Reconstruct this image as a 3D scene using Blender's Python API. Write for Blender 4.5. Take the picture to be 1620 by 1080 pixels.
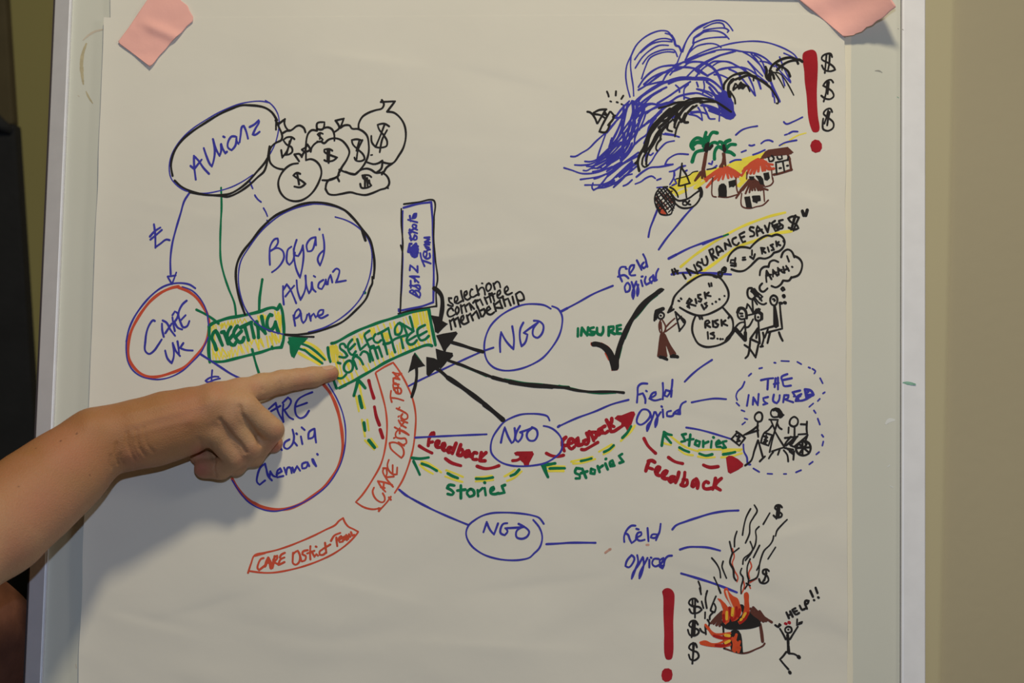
import bpy, bmesh, math, random
import numpy as np
from mathutils import Vector, Matrix, noise

SC = bpy.context.scene
COL = SC.collection
for o in list(bpy.data.objects):
    bpy.data.objects.remove(o)
random.seed(7)

# ------------------------------------------------------------------ camera
CAM = Vector((0.0, -1.6, 1.35))
FPX = 3200.0
ROLL = math.radians(1.18)
cam_d = bpy.data.cameras.new('camera')
cam = bpy.data.objects.new('camera', cam_d)
COL.objects.link(cam)
cam.location = CAM
cam.rotation_euler = (Matrix.Rotation(math.pi / 2, 3, 'X') @ Matrix.Rotation(ROLL, 3, 'Z')).to_euler()
cam_d.sensor_width = 36.0
cam_d.lens = FPX / 1620 * 36
cam_d.clip_start = 0.05
cam_d.dof.use_dof = True
cam_d.dof.focus_distance = 1.59
cam_d.dof.aperture_fstop = 7.0
SC.camera = cam

# ------------------------------------------------------------------ light
SC.view_settings.view_transform = 'Standard'
SC.view_settings.look = 'None'
SC.view_settings.gamma = 1.0
SC.view_settings.use_curve_mapping = False
SC.view_settings.exposure = 0.05
w = bpy.data.worlds.new('room_glow')
SC.world = w
w.use_nodes = True
w.node_tree.nodes['Background'].inputs[0].default_value = (1.0, 0.78, 0.44, 1)
w.node_tree.nodes['Background'].inputs[1].default_value = 0.055


def area(name, loc, target, size, power, color, size_y=None):
    d = bpy.data.lights.new(name, 'AREA')
    d.shape = 'RECTANGLE' if size_y else 'DISK'
    d.size = size
    if size_y:
        d.size_y = size_y
    d.energy = power
    d.color = color
    o = bpy.data.objects.new(name, d)
    COL.objects.link(o)
    o.location = loc
    o.rotation_euler = (Vector(target) - Vector(loc)).to_track_quat('-Z', 'Y').to_euler()
    return o


area('camera_flash', (0.0, -1.62, 1.52), (0.05, 0, 1.33), 0.03, 5.6, (0.62, 0.76, 1.0), 0.02)
area('ceiling_lamp', (0.0, -1.02, 2.78), (0.6, 0, 1.3), 0.22, 16.8, (1.0, 0.87, 0.60))
area('side_lamp', (1.75, -1.15, 2.15), (0.1, 0, 1.3), 0.5, 4.6, (1.0, 0.92, 0.80))

# ------------------------------------------------------------------ board frame of reference
THETA = math.radians(5.8)
O = Vector((0.0, 0.0, 1.35))
BU = Vector((1, 0, 0))
BV = Vector((0, math.sin(THETA), math.cos(THETA)))
BN = Vector((0, -math.cos(THETA), math.sin(THETA)))
BM = Matrix((BU, BV, BN)).transposed().to_4x4()
BM.translation = O
BMI = BM.inverted()
CR = Vector((math.cos(ROLL), 0, math.sin(ROLL)))
CU = Vector((-math.sin(ROLL), 0, math.cos(ROLL)))
CF = Vector((0, 1, 0))


def world_at(px, py, n=0.0):
    """point n metres in front of the board plane that the photo shows at px, py"""
    d = CF + CR * ((px - 810) / FPX) + CU * ((540 - py) / FPX)
    t = (n - (CAM - O).dot(BN)) / d.dot(BN)
    return CAM + d * t


def board_at(px, py, n=0.0):
    p = BMI @ world_at(px, py, n)
    return p


def world_depth(px, py, y):
    d = CF + CR * ((px - 810) / FPX) + CU * ((540 - py) / FPX)
    return CAM + d * ((y - CAM.y) / d.y)


# ------------------------------------------------------------------ helpers
def link(name, me, mat=None, parent=None):
    o = bpy.data.objects.new(name, me)
    COL.objects.link(o)
    if mat is not None:
        for m in (mat if isinstance(mat, (list, tuple)) else [mat]):
            me.materials.append(m)
    if parent is not None:
        o.parent = parent
    return o


def tag(o, label=None, cat=None, group=None, kind=None):
    if label: o['label'] = label
    if cat: o['category'] = cat
    if group: o['group'] = group
    if kind: o['kind'] = kind
    return o


def empty(name, mat_world, label=None, cat=None, **k):
    o = bpy.data.objects.new(name, None)
    COL.objects.link(o)
    o.matrix_world = mat_world
    o.empty_display_size = 0.05
    return tag(o, label, cat, **k)


def mesh_from(name, verts, faces, smooth=False):
    me = bpy.data.meshes.new(name)
    me.from_pydata([tuple(v) for v in verts], [], faces)
    me.validate()
    if smooth:
        me.polygons.foreach_set('use_smooth', [True] * len(me.polygons))
    return me


def box_mesh(name, lo, hi, bevel=0.0):
    bm = bmesh.new()
    bmesh.ops.create_cube(bm, size=1)
    for v in bm.verts:
        v.co = Vector([lo[i] + (v.co[i] + 0.5) * (hi[i] - lo[i]) for i in range(3)])
    if bevel:
        bmesh.ops.bevel(bm, geom=bm.edges[:], offset=bevel, segments=2, affect='EDGES', profile=0.7)
    me = bpy.data.meshes.new(name)
    bm.to_mesh(me)
    bm.free()
    return me


def tube_mesh(name, pts, r, seg=16):
    vs, fs = [], []
    pts = [Vector(p) for p in pts]
    for i, p in enumerate(pts):
        d = (pts[min(i + 1, len(pts) - 1)] - pts[max(i - 1, 0)]).normalized()
        a = d.orthogonal().normalized()
        b = d.cross(a)
        rr = r[i] if isinstance(r, (list, tuple)) else r
        for k in range(seg):
            t = 2 * math.pi * k / seg
            vs.append(p + a * math.cos(t) * rr + b * math.sin(t) * rr)
    for i in range(len(pts) - 1):
        for k in range(seg):
            fs.append((i * seg + k, i * seg + (k + 1) % seg, (i + 1) * seg + (k + 1) % seg, (i + 1) * seg + k))
    fs.append(tuple(range(seg - 1, -1, -1)))
    fs.append(tuple(range((len(pts) - 1) * seg, len(pts) * seg)))
    return mesh_from(name, vs, fs, True)


# ------------------------------------------------------------------ materials
def pmat(name, color, rough=0.6, var=0.0, scale=40.0, bump=0.0, bscale=200.0, metal=0.0, spec=0.5, sss=0.0, col2=None):
    m = bpy.data.materials.new(name)
    m.use_nodes = True
    nt = m.node_tree
    b = nt.nodes['Principled BSDF']
    b.inputs['Base Color'].default_value = (*color, 1)
    b.inputs['Roughness'].default_value = rough
    b.inputs['Metallic'].default_value = metal
    b.inputs['Specular IOR Level'].default_value = spec
    tc = nt.nodes.new('ShaderNodeTexCoord')
    if var > 0 or col2:
        n = nt.nodes.new('ShaderNodeTexNoise')
        n.inputs['Scale'].default_value = scale
        n.inputs['Detail'].default_value = 5
        nt.links.new(tc.outputs['Object'], n.inputs['Vector'])
        r = nt.nodes.new('ShaderNodeValToRGB')
        c2 = col2 if col2 else tuple(c * (1 - var) for c in color)
        c1 = color if col2 else tuple(min(1, c * (1 + var)) for c in color)
        r.color_ramp.elements[0].position = 0.3
        r.color_ramp.elements[1].position = 0.7
        r.color_ramp.elements[0].color = (*c2, 1)
        r.color_ramp.elements[1].color = (*c1, 1)
        nt.links.new(n.outputs['Fac'], r.inputs['Fac'])
        nt.links.new(r.outputs['Color'], b.inputs['Base Color'])
    if bump > 0:
        n2 = nt.nodes.new('ShaderNodeTexNoise')
        n2.inputs['Scale'].default_value = bscale
        n2.inputs['Detail'].default_value = 4
        nt.links.new(tc.outputs['Object'], n2.inputs['Vector'])
        bp = nt.nodes.new('ShaderNodeBump')
        bp.inputs['Strength'].default_value = 1.0
        bp.inputs['Distance'].default_value = bump
        nt.links.new(n2.outputs['Fac'], bp.inputs['Height'])
        nt.links.new(bp.outputs['Normal'], b.inputs['Normal'])
    return m


M_PAPER = pmat('flip_chart_paper', (0.76, 0.74, 0.68), 0.85, 0.02, 9, 0.0009, 14, spec=0.15)
M_PAPER2 = pmat('pad_paper', (0.80, 0.76, 0.64), 0.85, 0.03, 9, spec=0.15)
M_BOARD = pmat('whiteboard_enamel', (0.65, 0.66, 0.60), 0.42, 0.02, 6, 0.0001, 30, spec=0.3)
M_ALU = pmat('brushed_frame_metal', (0.86, 0.87, 0.93), 0.5, 0.03, 60, metal=0.1)
M_DARK = pmat('dark_backing', (0.035, 0.025, 0.03), 0.7)
M_STEEL = pmat('grey_painted_steel', (0.25, 0.25, 0.26), 0.4, metal=0.6)
M_WALL = pmat('olive_wall_paint', (0.72, 0.66, 0.49), 0.9, 0.02, 3, 0.0006, 60, spec=0.1)
M_TRIM = pmat('pale_trim_paint', (0.86, 0.80, 0.56), 0.8, 0.02, 3, spec=0.15)
M_SHADE = pmat('shaded_wall_brown', (0.32, 0.29, 0.12), 0.85, 0.03, 3, spec=0.1)  # wall colour with the shadow on the left stretch mixed in
M_FLOOR = pmat('floor_carpet', (0.12, 0.10, 0.08), 0.95, 0.2, 80, 0.001, 300)
M_ARM_SHIRT = pmat('shaded_arm_and_shirt_brown', (0.17, 0.07, 0.045), 0.9, 0.2, 40, 0.0008, 200, spec=0.1)  # brown with the far arm's shade put in; the shirt shares it
M_NOIR = pmat('charcoal_cloth', (0.022, 0.023, 0.025), 0.95, 0.1, 30, 0.0008, 120, spec=0.1)
M_OLIV = pmat('dark_olive_cloth', (0.075, 0.062, 0.035), 0.95, 0.1, 30, spec=0.1)
M_TAPE = pmat('pink_masking_tape', (0.93, 0.50, 0.46), 0.7, 0.03, 25, 0.0004, 90, spec=0.2)
INK = {
    'b': ('blue_marker_ink', (0.052, 0.052, 0.42)), 'k': ('black_marker_ink', (0.024, 0.022, 0.023)),
    'g': ('green_marker_ink', (0.008, 0.19, 0.085)), 'r': ('dark_red_marker_ink', (0.40, 0.018, 0.03)),
    'o': ('orange_red_marker_ink', (0.64, 0.095, 0.05)), 'y': ('yellow_marker_ink', (0.88, 0.76, 0.09)),
    'w': ('brown_marker_ink', (0.13, 0.045, 0.035)), 's': ('faint_red_smudge', (0.62, 0.36, 0.29)),
    'O': ('flame_orange_ink', (0.66, 0.085, 0.03)), 'R': ('flame_red_ink', (0.42, 0.02, 0.015)),
    'Y': ('flame_yellow_ink', (0.85, 0.50, 0.05)), 'P': ('bare_paper_gap', (0.72, 0.52, 0.42)),
}
ORDER = 'ysorwgbkORYP'
M_INK = {k: pmat(n, c, 0.75, 0.10, 55, spec=0.12) for k, (n, c) in INK.items()}


# ------------------------------------------------------------------ paper relief (board-local metres)
def relief(u, v):
    x, y = u * 1.0, v * 1.0
    w1 = noise.noise(Vector((x * 3.0, y * 9.0, 0.3)))
    w2 = noise.noise(Vector((x * 7.0 + 5, y * 16.0 + w1 * 1.2, 2.7)))
    w3 = noise.noise(Vector((x * 2.2 - y * 3.0, y * 2.0 + 9, 5.1)))
    low = 1.0 + 1.1 * max(0.0, min(1.0, (-0.08 - v) / 0.12))
    w4 = noise.noise(Vector((x * 13.0 + w1 * 2, y * 27.0 + w2 * 2, 8.8)))
    r = (0.0013 * w1 + 0.00065 * w2 + 0.00032 * w4) * low + 0.0011 * w3
    xl = LEDGE_A + (LEDGE_B - LEDGE_A) * (0.26 - y) / 0.52
    r += 0.0030 * math.exp(-max(0.0, x - xl) / 0.010)
    # long pressed creases
    for (ax, ay, bx, by, h) in CREASES:
        dx, dy = bx - ax, by - ay
        L2 = dx * dx + dy * dy
        t = max(0.0, min(1.0, ((x - ax) * dx + (y - ay) * dy) / L2))
        d = math.hypot(x - ax - t * dx, y - ay - t * dy)
        if d < 0.05:
            f = math.sin(math.pi * min(1, max(0, t)))
            s = 1 if ((x - ax) * dy - (y - ay) * dx) > 0 else -1
            r += 1.5 * h * f * math.exp(-d / 0.012) * (0.6 + 0.4 * s * (1 - math.exp(-d / 0.004)))
    return r


def _c(x0, y0, x1, y1, h):
    a, b = board_at(x0, y0), board_at(x1, y1)
    return (a.x, a.y, b.x, b.y, h)


LEDGE_A, LEDGE_B = board_at(167, 30).x, board_at(126, 1080).x
CREASES = [_c(480, 80, 690, 108, 0.0007), _c(690, 100, 900, 150, -0.0005), _c(150, 300, 420, 360, 0.0004),
           _c(620, 420, 860, 380, 0.0006), _c(130, 960, 330, 1010, 0.0008), _c(230, 985, 420, 930, -0.0007),
           _c(450, 900, 700, 960, 0.0006), _c(700, 940, 1000, 905, -0.0006), _c(600, 1010, 980, 1030, 0.0006),
           _c(860, 300, 1010, 330, 0.0004), _c(1180, 860, 1330, 820, 0.0006), _c(1130, 50, 1330, 90, 0.0006),
           _c(1180, 640, 1330, 600, -0.0005), _c(900, 640, 1150, 560, 0.0005), _c(1240, 300, 1335, 330, 0.0006)]
# ------------------------------------------------------------------ ink drawn on the sheet
SHEET_N = 0.0028


def paper_point(px, py, lift=0.0):
    p = board_at(px, py, SHEET_N)
    return (p.x, p.y, SHEET_N + relief(p.x, p.y) + lift)


def turn(a, b, c):
    ax, ay, bx, by = b[0] - a[0], b[1] - a[1], c[0] - b[0], c[1] - b[1]
    la, lb = math.hypot(ax, ay), math.hypot(bx, by)
    return la > 0.01 and lb > 0.01 and (ax * bx + ay * by) < 0.17 * la * lb


def catmull(pts, step=2.4):
    if len(pts) < 3:
        (x0, y0), (x1, y1) = pts[0], pts[-1]
        n = max(1, int(math.hypot(x1 - x0, y1 - y0) / 4))
        return [(x0 + (x1 - x0) * i / n, y0 + (y1 - y0) * i / n) for i in range(n + 1)]
    closed = math.hypot(pts[0][0] - pts[-1][0], pts[0][1] - pts[-1][1]) < 0.01
    out = []
    N = len(pts)
    for i in range(N - 1):
        p1, p2 = pts[i], pts[i + 1]
        p0 = pts[i - 1] if i > 0 else (pts[N - 2] if closed else p1)
        p3 = pts[i + 2] if i + 2 < N else (pts[1] if closed else p2)
        L = math.hypot(p2[0] - p1[0], p2[1] - p1[1])
        n = max(1, int(math.ceil(L / step)))
        # shorten tangents where neighbours are much longer, so tight letters do not loop
        def tan(a, b, c):
            la = math.hypot(b[0] - a[0], b[1] - a[1]); lc = math.hypot(c[0] - b[0], c[1] - b[1])
            if la < 1e-6 or lc < 1e-6:
                return ((c[0] - a[0]) * 0.5, (c[1] - a[1]) * 0.5)
            tx = (b[0] - a[0]) / la + (c[0] - b[0]) / lc
            ty = (b[1] - a[1]) / la + (c[1] - b[1]) / lc
            return (tx * 0.5 * L, ty * 0.5 * L)
        m1, m2 = tan(p0, p1, p2), tan(p1, p2, p3)
        D = (p2[0] - p1[0], p2[1] - p1[1])
        if turn(p0, p1, p2) and turn(p1, p2, p3):
            m1 = m2 = D
        elif turn(p0, p1, p2):
            m1 = (1.5 * D[0] - 0.5 * m2[0], 1.5 * D[1] - 0.5 * m2[1])
        elif turn(p1, p2, p3):
            m2 = (1.5 * D[0] - 0.5 * m1[0], 1.5 * D[1] - 0.5 * m1[1])
        for k in range(n):
            t = k / n
            t2, t3 = t * t, t * t * t
            h1, h2, h3, h4 = 2 * t3 - 3 * t2 + 1, t3 - 2 * t2 + t, -2 * t3 + 3 * t2, t3 - t2
            out.append((h1 * p1[0] + h2 * m1[0] + h3 * p2[0] + h4 * m2[0],
                        h1 * p1[1] + h2 * m1[1] + h3 * p2[1] + h4 * m2[1]))
    out.append(pts[-1])
    return out


class Ink:
    def __init__(self):
        self.v, self.f, self.m, self.cols, self.k = [], [], [], [], 0

    def mi(self, c):
        if c not in self.cols:
            self.cols.append(c)
        return self.cols.index(c)

    def lift(self, c):
        self.k += 1
        return 0.00009 + 0.000022 * ORDER.index(c) + 0.0000012 * (self.k % 16)

    def disc(self, x, y, r, lift, mi):
        b = len(self.v)
        for k in range(8):
            self.v.append(paper_point(x + r * math.cos(k * math.pi / 4), y + r * math.sin(k * math.pi / 4), lift))
        self.f.append(tuple(range(b, b + 8)))
        self.m.append(mi)

    def stroke(self, c, w, pts, smooth=True):
        mi = self.mi(c)
        lift = self.lift(c)
        P = catmull(pts) if smooth else pts
        Q = [P[0]]
        for p in P[1:]:
            if math.hypot(p[0] - Q[-1][0], p[1] - Q[-1][1]) > 0.35:
                Q.append(p)
        r = w * (0.57 if w < 7 else 0.5)
        if len(Q) < 2:
            self.disc(Q[0][0], Q[0][1], r * 1.1, lift, mi)
            return
        ph = random.random() * 9
        rows = 1 if w < 9 else 3
        prev = None
        for i, (x, y) in enumerate(Q):
            a, b = Q[max(i - 1, 0)], Q[min(i + 1, len(Q) - 1)]
            dx, dy = b[0] - a[0], b[1] - a[1]
            L = math.hypot(dx, dy) or 1
            nx, ny = -dy / L, dx / L
            rr = r * (1 + 0.10 * math.sin(i * 0.35 + ph))
            base = len(self.v)
            self.v.append(paper_point(x - nx * rr, y - ny * rr, lift))
            self.v.append(paper_point(x + nx * rr, y + ny * rr, lift))
            if prev is not None:
                self.f.append((prev, prev + 1, base + 1, base))
                self.m.append(mi)
            prev = base
            sharp = False
            if 0 < i < len(Q) - 1:
                ax, ay = x - Q[i - 1][0], y - Q[i - 1][1]
                bx, by = Q[i + 1][0] - x, Q[i + 1][1] - y
                la, lb = math.hypot(ax, ay), math.hypot(bx, by)
                sharp = (ax * bx + ay * by) < 0.75 * la * lb
            if i in (0, len(Q) - 1) or sharp:
                self.disc(x, y, rr, lift + 0.0000006, mi)

    def fill(self, c, w, pts):
        mi = self.mi(c)
        lift = self.lift(c)
        P = catmull(pts + [pts[0]], 3.0) if (len(pts) > 12 and c in 'rkOy') else pts + [pts[0]]
        ys = [p[1] for p in P]
        y = min(ys)
        st = 1.0
        E = list(zip(P[:-1], P[1:]))

        def cuts(yy):
            xs = []
            for (a, b) in E:
                if (a[1] <= yy) != (b[1] <= yy):
                    xs.append(a[0] + (yy - a[1]) * (b[0] - a[0]) / (b[1] - a[1]))
            return sorted(xs)
        while y < max(ys):
            xs = cuts(y + st / 2)
            for i in range(0, len(xs) - 1, 2):
                x0, x1 = xs[i], xs[i + 1]
                n = max(1, int((x1 - x0) / 7))
                b = len(self.v)
                for k in range(n + 1):
                    x = x0 + (x1 - x0) * k / n
                    self.v.append(paper_point(x, y - 0.05, lift))
                    self.v.append(paper_point(x, y + st + 0.05, lift))
                for k in range(n):
                    self.f.append((b + 2 * k, b + 2 * k + 1, b + 2 * k + 3, b + 2 * k + 2))
                    self.m.append(mi)
            y += st
        self.stroke(c, w, P, False)

    def build(self, name, parent):
        if not self.v:
            return None
        me = bpy.data.meshes.new(name)
        me.from_pydata(self.v, [], self.f)
        o = link(name, me, [M_INK[c] for c in self.cols], parent)
        me.polygons.foreach_set('material_index', self.m)
        # all faces look towards the viewer
        me.update()
        bm = bmesh.new()
        bm.from_mesh(me)
        fl = [f for f in bm.faces if f.normal.z < 0]
        bmesh.ops.reverse_faces(bm, faces=fl)
        bm.to_mesh(me)
        bm.free()
        return o


def draw_ink(text, sheet):
    ox, oy, s = 0, 0, 1
    part = None
    cur = None
    pend = []

    def flush():
        nonlocal cur
        if cur is None:
            return
        name, label, level, ink = cur
        nonlocal part
        if level == 1:
            part = ink.build(name, sheet)
            if part is not None and label:
                part['label'] = label
        else:
            o = ink.build(name, part if part is not None else sheet)
            if o is not None and label:
                o['label'] = label
        cur = None
    for line in text.strip().split('\n'):
        line = line.strip()
        if not line:
            continue
        if line[0] == '@':
            ox, oy, s = [float(q) for q in line[1:].split()]
        elif line[0] == '#':
            flush()
            level = 2 if line.startswith('##') else 1
            body = line.lstrip('#').strip()
            nm, _, lb = body.partition('|')
            cur = (nm, lb, level, Ink())
        else:
            head, rest = line.split(' ', 1)
            c, wd = head[0], float(head[1:])
            fill = rest.startswith('*')
            if fill:
                rest = rest[1:]
            for si, seg in enumerate(rest.split('/')):
                if cur[0] in ('connector_line', 'dash_line', 'ink_smudge') and cur[3].v:
                    nm, lb, level = cur[:3]
                    flush()
                    cur = (nm, lb, level, Ink())
                pts = []
                for tok in seg.split():
                    x, y = tok.split(',')
                    pts.append((ox + float(x) / s, oy + float(y) / s))
                if fill:
                    cur[3].fill(c, wd, pts)
                elif pts:
                    cur[3].stroke(c, wd, pts)
    flush()

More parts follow.
